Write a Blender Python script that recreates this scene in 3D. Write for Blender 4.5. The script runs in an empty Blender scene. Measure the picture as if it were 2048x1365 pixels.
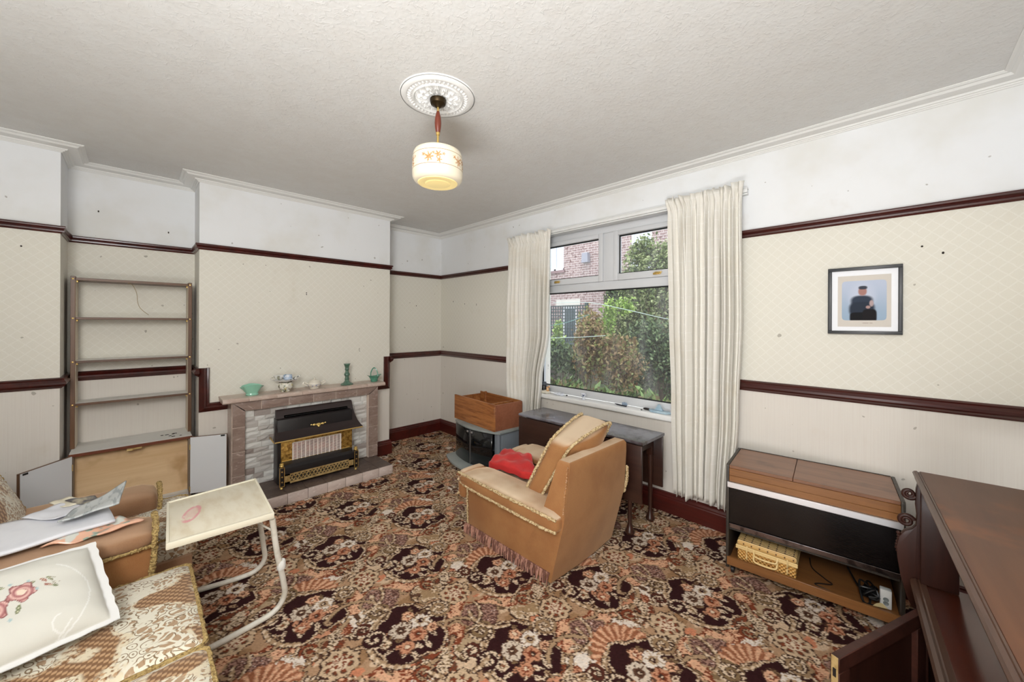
import bpy, bmesh, math, random
import numpy as np
from mathutils import Vector, Matrix
random.seed(7); np.random.seed(7)
SC = bpy.context.scene; COL = SC.collection
PI = math.pi

# ---------------------------------------------------------------- camera, sky, lamps, exposure
def srgb(c):
    return tuple(((v / 255.) / 12.92 if v / 255. <= .04045 else ((v / 255. + .055) / 1.055) ** 2.4) for v in c)
YAW, ROLL = 0.7886, 0.0046
cam_d = bpy.data.cameras.new('camera'); cam = bpy.data.objects.new('camera', cam_d); COL.objects.link(cam)
fw = Vector((-math.sin(YAW), math.cos(YAW), 0)); rt = Vector((math.cos(YAW), math.sin(YAW), 0)); up = Vector((0, 0, 1))
r2 = rt * math.cos(ROLL) + up * math.sin(ROLL); u2 = up * math.cos(ROLL) - rt * math.sin(ROLL)
mw = Matrix.Identity(4)
for i in range(3): mw[i][0], mw[i][1], mw[i][2] = r2[i], u2[i], -fw[i]
mw.translation = (4.126, -2.80, 1.397); cam.matrix_world = mw
cam_d.sensor_width = 36.; cam_d.lens = 36. * 755.8 / 2048; cam_d.shift_y = -36.9 / 2048; cam_d.clip_start = .02
SC.camera = cam
world = bpy.data.worlds.new('overcast'); SC.world = world; world.use_nodes = True
bg = world.node_tree.nodes['Background']; bg.inputs[0].default_value = (.86, .93, 1., 1); bg.inputs[1].default_value = 2.4

def area(name, loc, target, size, power, col, spread=PI):
    d = bpy.data.lights.new(name, 'AREA'); d.shape = 'RECTANGLE'; d.size, d.size_y = size; d.energy = power; d.color = col; d.spread = spread
    o = bpy.data.objects.new(name, d); COL.objects.link(o); o.location = loc
    o.rotation_euler = (Vector(target) - Vector(loc)).to_track_quat('-Z', 'Y').to_euler(); return o
area('photographer_flash', (4.25, -3.55, 2.15), (1.7, -.3, .9), (1.2, .8), 66, (1., .99, .975))
area('photographer_bounce_flash', (3.7, -3.4, .45), (3.2, -2.7, 2.5), (1.8, .55), 56, (.95, .975, 1.))
SC.view_settings.view_transform = 'Standard'; SC.view_settings.look = 'None'; SC.view_settings.gamma = 1.
SC.view_settings.exposure = .38; SC.view_settings.use_curve_mapping = False
SC.cycles.max_bounces = 10; SC.cycles.diffuse_bounces = 5; SC.cycles.glossy_bounces = 4; SC.cycles.transparent_max_bounces = 12
SC.cycles.use_denoising = True; SC.cycles.sample_clamp_indirect = 6.

# ---------------------------------------------------------------- materials
class NT:
    def __init__(s, name):
        s.m = bpy.data.materials.new(name); s.m.use_nodes = True; s.t = s.m.node_tree; s.b = s.t.nodes['Principled BSDF']; s.out = s.t.nodes['Material Output']
    def n(s, typ, **k):
        o = s.t.nodes.new(typ)
        for a, v in k.items():
            if a.startswith('i_'):
                key = a[2:]; key = int(key) if key.isdigit() else key.replace('_', ' ')
                s.put(o.inputs[key], v)
            else: setattr(o, a, v)
        return o
    def put(s, sock, v):
        if isinstance(v, bpy.types.NodeSocket): s.t.links.new(v, sock)
        elif isinstance(v, bpy.types.Node): s.t.links.new(v.outputs[0], sock)
        else: sock.default_value = v
    def math(s, op, a, b=0., c=0., clamp=False):
        o = s.t.nodes.new('ShaderNodeMath'); o.operation = op; o.use_clamp = clamp
        s.put(o.inputs[0], a); s.put(o.inputs[1], b); s.put(o.inputs[2], c); return o.outputs[0]
    def co(s, kind='Object'):
        return s.n('ShaderNodeTexCoord').outputs[kind]
    def mp(s, scale=(1, 1, 1), rot=(0, 0, 0), loc=(0, 0, 0), kind='Object'):
        o = s.n('ShaderNodeMapping'); s.put(o.inputs[0], s.co(kind)); o.inputs['Scale'].default_value = scale; o.inputs['Rotation'].default_value = rot; o.inputs['Location'].default_value = loc
        return o.outputs[0]
    def noise(s, vec, scale, detail=3, rough=.55, dist=0.):
        o = s.n('ShaderNodeTexNoise'); s.put(o.inputs['Vector'], vec); o.inputs['Scale'].default_value = scale; o.inputs['Detail'].default_value = detail
        o.inputs['Roughness'].default_value = rough; o.inputs['Distortion'].default_value = dist; return o.outputs[0]
    def xyz(s, vec):
        o = s.n('ShaderNodeSeparateXYZ'); s.put(o.inputs[0], vec); return o.outputs
    def rng(s, v, a, b, c=0., d=1., smooth=True):
        o = s.n('ShaderNodeMapRange'); o.interpolation_type = 'SMOOTHSTEP' if smooth else 'LINEAR'
        for i, q in enumerate((v, a, b, c, d)): s.put(o.inputs[i], q)
        return o.outputs[0]
    def mix(s, f, a, b):
        o = s.n('ShaderNodeMix'); o.data_type = 'RGBA'; s.put(o.inputs[0], f)
        for q, v in ((6, a), (7, b)): s.put(o.inputs[q], (*v, 1) if isinstance(v, tuple) and len(v) == 3 else v)
        return o.outputs[2]
    def bump(s, h, strength=.3, dist=.004):
        o = s.n('ShaderNodeBump'); s.put(o.inputs['Height'], h); o.inputs['Strength'].default_value = strength; o.inputs['Distance'].default_value = dist
        s.put(s.b.inputs['Normal'], o.outputs[0]); return o
    def col(s, c): s.put(s.b.inputs['Base Color'], (*c, 1) if isinstance(c, tuple) and len(c) == 3 else c)
    def set(s, **k):
        for a, v in k.items(): s.put(s.b.inputs[a.replace('_', ' ')], v)
        return s

def mat(name, c, rough=.5, metal=0., spec=.5, c2=None, scale=12., lohi=(.4, .65), stretch=(1, 1, 1), bump=None, coat=0., sheen=0., detail=4):
    q = NT(name); q.set(Roughness=rough, Metallic=metal, Specular_IOR_Level=spec, Coat_Weight=coat)
    if coat: q.set(Coat_Roughness=.12)
    if sheen: q.set(Sheen_Weight=sheen, Sheen_Roughness=.4, Sheen_Tint=(1, .93, .84, 1))
    if c2 is None: q.col(srgb(c))
    else: q.col(q.mix(q.rng(q.noise(q.mp(stretch), scale, detail), *lohi), srgb(c), srgb(c2)))
    if bump: q.bump(q.noise(q.mp((1, 1, 1)), bump[0], 4), bump[1], bump[2] if len(bump) > 2 else .003)
    return q.m

def wood(name, c1, c2, axis='X', scale=14., rough=.35, coat=.0, spec=.5, dark=None, lohi=(.35, .7)):
    q = NT(name); st = {'X': (.07, 1, 1), 'Y': (1, .07, 1), 'Z': (1, 1, .07)}[axis]
    a = q.noise(q.mp(st), scale, 5, .6, .6); f = q.noise(q.mp(tuple(3. * v for v in st)), scale * 2.5, 3)
    v = q.math('ADD', q.math('MULTIPLY', a, .7), q.math('MULTIPLY', f, .3))
    c = q.mix(q.rng(v, *lohi), srgb(c1), srgb(c2))
    if dark: c = q.mix(q.rng(q.noise(q.mp((1, 1, 1)), 5., 3), .52, .72), c, srgb(dark))
    q.col(c); q.set(Roughness=rough, Coat_Weight=coat, Specular_IOR_Level=spec); q.set(Coat_Roughness=.15)
    q.bump(v, .08, .002); return q.m

# ---------------------------------------------------------------- objects
WM = {}
def newo(name, data=None, parent=None):
    o = bpy.data.objects.new(name, data); COL.objects.link(o)
    if parent is not None: o.parent = parent
    WM[o.name] = WM[parent.name].copy() if parent is not None else Matrix.Identity(4)
    return o
def tag(o, label=None, cat=None, group=None, kind=None):
    if label: o['label'] = label
    if cat: o['category'] = cat
    if group: o['group'] = group
    if kind: o['kind'] = kind
    return o
def thing(name, label, cat, loc=(0, 0, 0), rotz=0., group=None):
    o = newo(name); o.location = loc; o.rotation_euler = (0, 0, rotz); o.empty_display_size = .05
    WM[o.name] = Matrix.Translation(loc) @ Matrix.Rotation(rotz, 4, 'Z'); return tag(o, label, cat, group)

class MB:
    def __init__(s): s.bm = bmesh.new(); s.uv = None
    def box(s, x0, x1, y0, y1, z0, z1, bev=0., seg=2, mtx=None):
        r = bmesh.ops.create_cube(s.bm, size=1.); vs = r['verts']
        bmesh.ops.scale(s.bm, vec=(x1 - x0, y1 - y0, z1 - z0), verts=vs); bmesh.ops.translate(s.bm, vec=((x0 + x1) / 2, (y0 + y1) / 2, (z0 + z1) / 2), verts=vs)
        if bev:
            es = list({e for v in vs for e in v.link_edges})
            q = bmesh.ops.bevel(s.bm, geom=vs + es, offset=bev, segments=seg, affect='EDGES', profile=.5); vs = list({v for f in q['faces'] for v in f.verts} | {v for v in vs if v.is_valid})
        if mtx is not None: bmesh.ops.transform(s.bm, matrix=mtx, verts=vs)
        return s
    def obox(s, c, size, mtx, bev=0., seg=2):
        a, b, d = [q / 2 for q in size]; return s.box(-a, a, -b, b, -d, d, bev, seg, Matrix.Translation(c) @ mtx.to_4x4())
    def prism(s, poly, a, b, axis='Y', bev=0.):
        def P(p, h): return {'Y': (p[0], h, p[1]), 'X': (h, p[0], p[1]), 'Z': (p[0], p[1], h)}[axis]
        va = [s.bm.verts.new(P(p, a)) for p in poly]; vb = [s.bm.verts.new(P(p, b)) for p in poly]; n = len(poly)
        fs = [s.bm.faces.new(va), s.bm.faces.new(vb[::-1])] + [s.bm.faces.new((va[i], vb[i], vb[(i + 1) % n], va[(i + 1) % n])) for i in range(n)]
        bmesh.ops.recalc_face_normals(s.bm, faces=fs)
        if bev:
            es = list({e for f in fs for e in f.edges}); bmesh.ops.bevel(s.bm, geom=va + vb + es, offset=bev, segments=2, affect='EDGES', profile=.5)
        return s
    def lathe(s, prof, c=(0, 0, 0), seg=32, mtx=None):
        rings = []; mt = Matrix.Translation(c) @ (mtx or Matrix.Identity(4))
        for r, z in prof:
            rings.append([s.bm.verts.new(mt @ Vector((max(r, 1e-5) * math.cos(2 * PI * k / seg), max(r, 1e-5) * math.sin(2 * PI * k / seg), z))) for k in range(seg)])
        fs = []
        for a, b in zip(rings, rings[1:]):
            for k in range(seg): fs.append(s.bm.faces.new((a[k], a[(k + 1) % seg], b[(k + 1) % seg], b[k])))
        if prof[0][0] > 1e-4: fs.append(s.bm.faces.new(rings[0][::-1]))
        if prof[-1][0] > 1e-4: fs.append(s.bm.faces.new(rings[-1]))
        bmesh.ops.recalc_face_normals(s.bm, faces=fs); return s
    def tube(s, pts, r, seg=8, closed=False, wob=0., smooth=True, cap=True):
        pts = [Vector(p) for p in pts]; n = len(pts); rs = r if isinstance(r, (list, tuple)) else [r] * n
        rings = []; prev = None
        for i, p in enumerate(pts):
            a = pts[(i - 1) % n] if (closed or i) else p; b = pts[(i + 1) % n] if (closed or i < n - 1) else p
            t = (b - a).normalized() if (b - a).length > 1e-9 else Vector((0, 0, 1))
            if prev is None:
                x = t.orthogonal().normalized()
            else:
                x = prev - t * prev.dot(t); x = x.normalized() if x.length > 1e-6 else t.orthogonal().normalized()
            prev = x; y = t.cross(x); q = rs[i] * (1 + (random.uniform(-wob, wob) if wob else 0))
            rings.append([s.bm.verts.new(p + x * q * math.cos(2 * PI * k / seg) + y * q * math.sin(2 * PI * k / seg)) for k in range(seg)])
        m = n if closed else n - 1
        for i in range(m):
            a, b = rings[i], rings[(i + 1) % n]
            for k in range(seg): s.bm.faces.new((a[k], a[(k + 1) % seg], b[(k + 1) % seg], b[k]))
        if not closed and cap: s.bm.faces.new(rings[0][::-1]); s.bm.faces.new(rings[-1])
        return s
    def grid(s, fn, nu, nv, uv=True, close_u=False):
        lay = s.bm.loops.layers.uv.verify() if uv else None
        V = [[s.bm.verts.new(fn(i / nu, j / nv)) for i in range(nu + (0 if close_u else 1))] for j in range(nv + 1)]
        for j in range(nv):
            for i in range(nu):
                i2 = (i + 1) % nu if close_u else i + 1
                f = s.bm.faces.new((V[j][i], V[j][i2], V[j + 1][i2], V[j + 1][i]))
                if uv:
                    for l, (a, b) in zip(f.loops, ((i, j), (i + 1, j), (i + 1, j + 1), (i, j + 1))): l[lay].uv = (a / nu, b / nv)
        return s
    def sphere(s, c, r, seg=12, squash=(1, 1, 1)):
        q = bmesh.ops.create_uvsphere(s.bm, u_segments=seg, v_segments=max(6, seg // 2), radius=r); bmesh.ops.scale(s.bm, vec=squash, verts=q['verts']); bmesh.ops.translate(s.bm, vec=c, verts=q['verts']); return s
    def cushion(s, size, n=12, rad=.03, puff=.02, mapf=None, axis=2, jit=0.):
        """rounded, puffed box; mapf maps the unit box (-1..1)^3 position (already rounded) to the world"""
        n0 = len(s.bm.verts); q = bmesh.ops.create_cube(s.bm, size=2.); es = list({e for v in q['verts'] for e in v.link_edges})
        bmesh.ops.subdivide_edges(s.bm, edges=es, cuts=n, use_grid_fill=True); s.bm.verts.ensure_lookup_table(); allv = s.bm.verts[n0:]
        h = Vector(size) / 2
        for v in allv:
            p = Vector((v.co.x * h.x, v.co.y * h.y, v.co.z * h.z)); inn = Vector([max(-(h[i] - rad), min(h[i] - rad, p[i])) for i in range(3)])
            d = p - inn
            if d.length > 1e-9: p = inn + d.normalized() * rad
            a, b = [i for i in range(3) if i != axis]; u, w = v.co[a], v.co[b]
            p[axis] += puff * (1 - u * u) * (1 - w * w) * (1 if v.co[axis] > 0 else -1) * min(1., abs(v.co[axis]) * 2)
            if jit: p += Vector([random.uniform(-jit, jit) for _ in range(3)])
            v.co = mapf(p) if mapf else p
        return s
    def build(s, name, m, parent=None, smooth=True, local=False, ang=38., label=None, kind=None):
        bm = s.bm
        if parent is not None and not local: bm.transform(WM[parent.name].inverted())
        me = bpy.data.meshes.new(name); bm.to_mesh(me); bm.free()
        for q in (m if isinstance(m, (list, tuple)) else [m]): me.materials.append(q)
        if smooth and len(me.polygons):
            me.polygons.foreach_set('use_smooth', [True] * len(me.polygons)); me.set_sharp_from_angle(angle=math.radians(ang))
        o = newo(name, me, parent)
        if label: o['label'] = label
        if kind: o['kind'] = kind
        return o
def setmats(o, fn):
    for p in o.data.polygons: p.material_index = fn(p)
def rect(o): return o
def bez(pts, n=10):
    """Catmull-Rom through pts"""
    P = [Vector(p) for p in pts]; P = [P[0] * 2 - P[1]] + P + [P[-1] * 2 - P[-2]]; out = []
    for i in range(1, len(P) - 2):
        for k in range(n):
            t = k / n; a, b, c, d = P[i - 1:i + 3]
            out.append(.5 * ((2 * b) + (c - a) * t + (2 * a - 5 * b + 4 * c - d) * t * t + (3 * b - a - 3 * c + d) * t ** 3))
    out.append(P[-2]); return out
def sweep(path, prof, closed=False):
    """mitred moulding: path in plan with the room on its right, prof = closed list of (distance from wall, height)"""
    mb = MB(); n = len(path); P = [Vector((*p, 0)) for p in path]; rings = []
    for i in range(n):
        a = P[i - 1] if (i or closed) else None; b = P[(i + 1) % n] if (i < n - 1 or closed) else None
        def nr(u, v): d = (v - u).normalized(); return Vector((d.y, -d.x, 0))
        if a is None: m = nr(P[i], b)
        elif b is None: m = nr(a, P[i])
        else:
            n1, n2 = nr(a, P[i]), nr(P[i], b); m = (n1 + n2); m = m / max(m.dot(n1), 1e-6) if m.length > 1e-6 else n1
        rings.append([mb.bm.verts.new(P[i] + m * d + Vector((0, 0, z))) for d, z in prof])
    k = len(prof); fs = []
    for i in range(n if closed else n - 1):
        a, b = rings[i], rings[(i + 1) % n]
        for j in range(k): fs.append(mb.bm.faces.new((a[j], a[(j + 1) % k], b[(j + 1) % k], b[j])))
    if not closed: fs.append(mb.bm.faces.new(rings[0])); fs.append(mb.bm.faces.new(rings[-1][::-1]))
    bmesh.ops.recalc_face_normals(mb.bm, faces=fs); return mb

# ---------------------------------------------------------------- shared materials
m_white = mat('white_paint', (226, 227, 226), .6, c2=(214, 214, 210), scale=3., lohi=(.45, .75))
m_upvc = mat('white_plastic_frame', (206, 208, 211), .35)
m_gasket = mat('black_rubber', (16, 17, 18), .6)
m_mahog = wood('dark_red_varnished_wood', (74, 24, 18), (46, 13, 10), 'X', 10, .28, .35)
m_brass = mat('brass', (222, 190, 116), .32, .85)
m_oldbrass = mat('dull_brass', (206, 180, 126), .45, .5, c2=(172, 142, 88), scale=30)
m_black = mat('black_enamel', (30, 27, 28), .35, spec=.4)
m_chrome = mat('polished_metal_strip', (240, 240, 242), .38, .9)

def wall_mat():
    q = NT('papered_wall'); x, y, z = q.xyz(q.co()); s = q.math('ADD', x, y)
    p = .058
    def line(v): return q.math('LESS_THAN', q.math('ABSOLUTE', q.math('SUBTRACT', q.math('FRACT', q.math('DIVIDE', v, p)), .5)), .055)
    wob = q.math('MULTIPLY', q.math('SUBTRACT', q.noise(q.co(), 60, 2), .5), .012)
    tr = q.math('MAXIMUM', line(q.math('ADD', q.math('ADD', q.math('MULTIPLY', s, 1.), z), wob)), line(q.math('SUBTRACT', q.math('ADD', s, wob), z)))
    mid = q.mix(q.math('MULTIPLY', tr, .75), srgb((220, 217, 206)), srgb((227, 225, 216)))
    dot = q.noise(q.mp((1, 1, 1)), 140, 2); mid = q.mix(q.math('MULTIPLY', q.rng(dot, .55, .7), .25), mid, srgb((212, 208, 195)))
    ln = q.noise(q.mp((60, 60, .8)), 3, 2); low = q.mix(q.rng(ln, .4, .7), srgb((219, 214, 206)), srgb((216, 210, 202)))
    top = q.mix(q.rng(q.noise(q.co(), 2.2, 4), .45, .75), srgb((229, 231, 233)), srgb((221, 221, 218)))
    over = q.math('MULTIPLY', q.math('MULTIPLY', q.math('GREATER_THAN', z, .73), q.math('GREATER_THAN', x, .3)), q.math('LESS_THAN', q.math('ABSOLUTE', q.math('ADD', y, 1.674)), .76)); c = q.mix(q.math('MAXIMUM', over, q.math('GREATER_THAN', z, 1.0)), low, mid); c = q.mix(q.math('GREATER_THAN', z, 1.97), c, top)
    sp = q.rng(q.noise(q.co(), 26, 1, .3), .775, .80); c = q.mix(q.math('MULTIPLY', sp, .55), c, srgb((120, 112, 98)))
    st = q.rng(q.noise(q.co(), 1.7, 5, .65), .60, .80); c = q.mix(q.math('MULTIPLY', st, .35), c, srgb((186, 170, 142)))
    q.col(c); q.set(Roughness=.75, Specular_IOR_Level=.25)
    h = q.math('ADD', q.math('MULTIPLY', q.noise(q.co(), 24, 4), .7), q.math('MULTIPLY', tr, .12)); q.bump(h, .14, .004); return q.m
m_wall = wall_mat()
def ceil_mat():
    q = NT('textured_ceiling'); a = q.noise(q.co(), 42, 5, .62, .9); b = q.noise(q.co(), 11, 4, .6, .4)
    v = q.n('ShaderNodeTexVoronoi', feature='F1'); v.inputs['Scale'].default_value = 55; q.put(v.inputs['Vector'], q.co())
    h = q.math('ADD', q.math('ADD', q.rng(a, .5, .75), q.math('MULTIPLY', b, .35)), q.math('MULTIPLY', v.outputs[0], -.3))
    q.col(q.mix(q.rng(b, .3, .7), srgb((220, 220, 218)), srgb((217, 216, 213)))); q.set(Roughness=.85, Specular_IOR_Level=.2); q.bump(h, .30, .007); return q.m
m_ceil = ceil_mat()

# ---------------------------------------------------------------- carpet pattern (numpy, woven into the floor mesh as a colour attribute)
def carpet_tile():
    TX, TY, res = 0.856, 1.152, 0.0032
    W, H = int(round(TX / res)), int(round(TY / res))
    xs = (np.arange(W) + .5) * TX / W; ys = (np.arange(H) + .5) * TY / H
    X, Y = np.meshgrid(xs, ys)
    rng = np.random.RandomState(4)
    def pnoise(k, seed):
        r = np.random.RandomState(seed); out = np.zeros_like(X)
        for _ in range(14):
            a, b = r.randint(-k, k + 1), r.randint(-k, k + 1)
            out += np.cos(2 * np.pi * (a * X / TX + b * Y / TY) + r.rand() * 6.28)
        return out / 3.7
    wx, wy = pnoise(26, 1) * .0022, pnoise(26, 2) * .0022
    img = np.zeros((H, W, 3)) + np.array([172, 138, 108.])
    n1, n2 = pnoise(7, 3), pnoise(9, 5)
    img[n1 > .35] = (150, 116, 84); img[n1 < -.6] = (205, 178, 150); img[n2 > .95] = (196, 128, 96)
    PLUM, CREAM, WHITE, BEIGE, OLIVE, SALM, PEACH, RUST, BROWN, DARK = [np.array(c, float) for c in (
        (50, 24, 25), (214, 192, 166), (222, 210, 198), (168, 140, 110), (128, 104, 76), (192, 138, 108), (214, 168, 136), (124, 64, 42), (94, 66, 50), (66, 44, 35))]
    def loc(c, o, ang=0):
        dx = (X + wx - c[0] + TX / 2) % TX - TX / 2; dy = (Y + wy - c[1] + TY / 2) % TY - TY / 2
        r = (dx + dy) * .70711 - o[0]; u = (-dx + dy) * .70711 - o[1]
        r = (r + .9) - .9
        if ang: r, u = r * math.cos(ang) + u * math.sin(ang), -r * math.sin(ang) + u * math.cos(ang)
        return r, u
    def loc_w(c, o, ang=0):
        # centre moved first, so that the wrap stays right for far offsets
        cx = c[0] + (o[0] - o[1]) * .70711; cy = c[1] + (o[0] + o[1]) * .70711
        return loc((cx, cy), (0, 0), ang)
    def put(m, col): img[m] = col
    def blob(c, o, rx, ry, col, ang=0, lob=0, amp=.12, edge=None, ew=.006, mix=None):
        r, u = loc_w(c, o, ang); th = np.arctan2(u, r)
        k = 1 + (amp * np.cos(lob * th) if lob else 0)
        d = np.hypot(r / rx, u / ry) / k
        if edge is not None: put(d < 1 + ew / min(rx, ry), edge)
        put(d < 1, col)
        if mix is not None: put((d < 1) & (rng.rand(H, W) < (d ** 2.2) * .75 + pnoise(30, 7) * .16), mix)
        return d
    def flower(c, o, R, col, mid, heart, n=6, rot=0.):
        r, u = loc_w(c, o); th = np.arctan2(u, r) + rot; d = np.hypot(r, u)
        e = R * (.78 + .22 * np.abs(np.cos(n * th / 2)))
        put(d < e + .004, BROWN); put(d < e, col); put((d < e * .92) & (np.abs(np.sin(n * th / 2)) < .22) & (d > R * .3), mid)
        put(d < R * .45, mid); put(d < R * .27, heart); put(d < R * .1, CREAM)
    def spiral(c, o, R, col, back, turns=1.6, w=.011, rot=0., sgn=1):
        r, u = loc_w(c, o); th = np.arctan2(u, r) * sgn + rot; d = np.hypot(r, u)
        put(d < R * 1.02, back)
        t = (d / R) * turns - th / (2 * np.pi); f = np.abs(t - np.round(t)) * R / turns
        bead = (np.sin(th * 13 + d * 60) > -.55)
        put((f < w * .8) & (d < R * 1.06), DARK); put((f < w * .55) & (d < R * 1.04) & bead, col)
    def arc(c, o, R, a0, a1, w, col, edge=DARK, squash=1., bead=True):
        r, u = loc_w(c, o); u = u / squash; th = np.arctan2(u, r) % (2 * np.pi); d = np.hypot(r, u)
        a0, a1 = a0 % (2 * np.pi), a1 % (2 * np.pi)
        m = (th >= a0) & (th <= a1) if a0 < a1 else (th >= a0) | (th <= a1)
        put(m & (np.abs(d - R) < w + .004), edge)
        mm = m & (np.abs(d - R) < w)
        if bead: put(mm, BEIGE); put(mm & (np.sin(th * R / .0055) > -.2) & (d > R - w * .3), col)
        else: put(mm, col)
    def leaf(c, o, L, wd, ang, col, vein=BROWN):
        r, u = loc_w(c, o, ang); t = np.clip((r + L) / (2 * L), 0, 1)
        e = wd * np.sin(np.pi * t) ** .7
        m = (np.abs(r) < L)
        put(m & (np.abs(u) < e + .003), DARK); put(m & (np.abs(u) < e), col); put(m & (np.abs(u) < .0022) & (np.abs(r) < L * .8), vein)
    cells = [((0., 0.), 1), ((0., .576), 0), ((.428, .288), 0), ((.428, .864), 1)]
    def M(c): return (c[0] + .055, c[1] - .29)
    for c, comb in cells:                         # big fields first
        m = M(c)
        blob(m, (-.25, .05), .085, .06, WHITE, .3, 5, .16, BROWN, mix=CREAM)
        blob(m, (.275, -.03), .075, .105, OLIVE, .2, 3, .14, DARK, mix=CREAM)
        blob(m, (.28, -.06), .045, .05, (176, 152, 122), 0, 5, .2)
        blob(m, (-.05, -.235), .12, .05, PEACH, .25, 4, .18, RUST, mix=RUST)
        blob(m, (-.36, -.03), .085, .07, SALM, .5, 5, .15, RUST, mix=RUST)
        blob(m, (.2, .09), .045, .12, PEACH, .1, 4, .2, RUST, mix=RUST)
        blob(m, (.15, -.15), .085, .06, RUST, -.3, 5, .16, mix=BROWN)
        if comb:
            blob(m, (-.05, .235), .10, .045, WHITE, .35, 4, .2, BROWN, mix=BEIGE)
        else:
            blob(m, (.03, .245), .10, .06, (158, 130, 98), .1, 3, .15, DARK, mix=CREAM); arc(m, (.03, .235), .085, .2, 2.9, .007, CREAM)
    for k in range(150):                          # small leaves and curls over the ground
        cc = (rng.rand() * TX, rng.rand() * TY); a = rng.rand() * 6.28
        if k % 3: leaf(cc, (0, 0), .026, .009, a, [BEIGE, OLIVE, CREAM, BROWN, BEIGE][k % 5])
        else: arc(cc, (0, 0), .04, a, a + 2.2, .0055, [CREAM, BEIGE][k % 2])
    for c, comb in cells:                         # trellis cushions
        r, u = loc_w((c[0] + .20, c[1]), (0, 0)); d = np.maximum(np.abs(r) / .085, np.abs(u) / .07) * .6 + np.hypot(r / .09, u / .075) * .4
        put(d < 1.08, BEIGE); put(d < 1, (92, 62, 54))
        a = np.abs(((r * .8 + u) / .021) % 1 - .5); b = np.abs(((r * .8 - u) / .021) % 1 - .5)
        put((d < .97) & ((a < .13) | (b < .13)), (158, 122, 108)); put((d < .9) & (a > .40) & (b > .40), (214, 188, 176))
    for c, comb in cells:                         # comb, medallion
        m = M(c)
        if comb:
            r, u = loc_w(m, (-.07, .10)); th = np.arctan2(u, r); d = np.hypot(r, u)
            s = np.sin(th * 22 + d * 30); z = (d > .06) & (d < .155) & (th > .35) & (th < 3.6) | (d > .06) & (d < .155) & (th < -2.6)
            put(z & (d < .15 + .01 * s), (150, 96, 68)); put(z & (s > -.1) & (d < .145), SALM); put(z & (s > .45) & (d < .145), PEACH)
        r, u = loc_w(m, (0, 0)); th = np.arctan2(u, r); d = np.hypot(r, u)
        e = .158 + .016 * np.cos(5 * th + (.6 if comb else 1.9)) + .006 * np.cos(11 * th)
        put(d < e + .016, DARK); put(d < e + .012, BEIGE); put((d < e + .012) & (np.sin(th * 62) > .1), CREAM); put(d < e + .002, PLUM)
        arc(m, (0, 0), .176, 2.5, 5.0, .010, CREAM); arc(m, (.02, -.01), .185, 5.3, 6.2, .009, BEIGE)
        for k in range(30):
            a = k * 2.399 + (0 if comb else .8); q = .135 * math.sqrt((k + .5) / 30)
            if 1.9 < a % 6.283 < 3.3 and q > .07: continue
            leaf(m, (q * math.cos(a), q * math.sin(a)), .024, .0105, a + .8 * math.sin(k * 3.), [CREAM, BEIGE, SALM, CREAM, OLIVE][k % 5])
        flower(m, (.035, .062), .047, WHITE, BEIGE, PLUM, 6, .3); flower(m, (-.042, .004), .050, (206, 190, 172), BROWN, DARK, 7, .1)
        flower(m, (.042, -.012), .040, SALM, RUST, DARK, 5, .9); flower(m, (-.032, .088), .030, PEACH, RUST, CREAM, 5)
        flower(m, (.012, -.084), .034, SALM, RUST, CREAM, 6); flower(m, (.098, .03), .026, PEACH, BROWN, RUST, 5); flower(m, (-.085, -.07), .026, CREAM, OLIVE, RUST, 5)
        put_r, put_u = loc_w(m, (0, .0)); 
        spiral(m, (.105, .14), .055, CREAM, (150, 122, 92), 1.7, .012, .5); spiral(m, (-.14, -.045), .050, CREAM, PLUM, 1.5, .012, 2.2, -1)
        spiral(m, (.325, .01), .055, CREAM, OLIVE, 1.6, .012, 1.2, -1); spiral(m, (-.215, .0), .042, CREAM, (84, 44, 34), 1.4, .011, 3.); spiral(m, (.11, -.2), .04, BEIGE, RUST, 1.4, .01, 1.)
        for k in range(7):
            a = -1.0 + k * .35; leaf(m, (.15 + .045 * math.cos(a), -.15 + .045 * math.sin(a)), .03, .011, a, CREAM, OLIVE)
        for k in range(5): leaf(m, (-.36 + .05 * math.cos(k * 1.25), -.03 + .045 * math.sin(k * 1.25)), .024, .009, k * 1.25, [CREAM, RUST, BEIGE][k % 3])
        arc(m, (.22, -.06), .16, 4.1, 5.9, .008, CREAM); arc(m, (-.28, .06), .12, 1.2, 3.3, .008, BEIGE); arc(m, (-.02, -.24), .14, 3.4, 5.2, .008, CREAM); arc(m, (.2, .1), .11, 5.2, 7.2, .007, CREAM)
    for c, comb in cells:                         # rosettes
        r, u = loc_w(c, (0, 0)); th = np.arctan2(u, r); d = np.hypot(r, u)
        put(d < .078 + .006 * np.cos(8 * th), DARK); put(d < .072 + .006 * np.cos(8 * th), (196, 170, 140)); put((d < .058) & (np.cos(8 * th) > -.2), BROWN)
        put((d < .05) & (np.cos(8 * th) > .25), RUST); put((d < .034), CREAM); put((d < .027) & (np.cos(8 * th) < .2), RUST); put(d < .011, CREAM)
    # woven break-up: tufts of the next colour along every edge
    a, b = rng.randint(-1, 2, (H, W)), rng.randint(-1, 2, (H, W)); yy, xx = np.mgrid[0:H, 0:W]
    sw = rng.rand(H, W) < .5
    img2 = img[(yy + a) % H, (xx + b) % W]; img = np.where(sw[..., None], img2, img)
    return img, TX, TY
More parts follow.
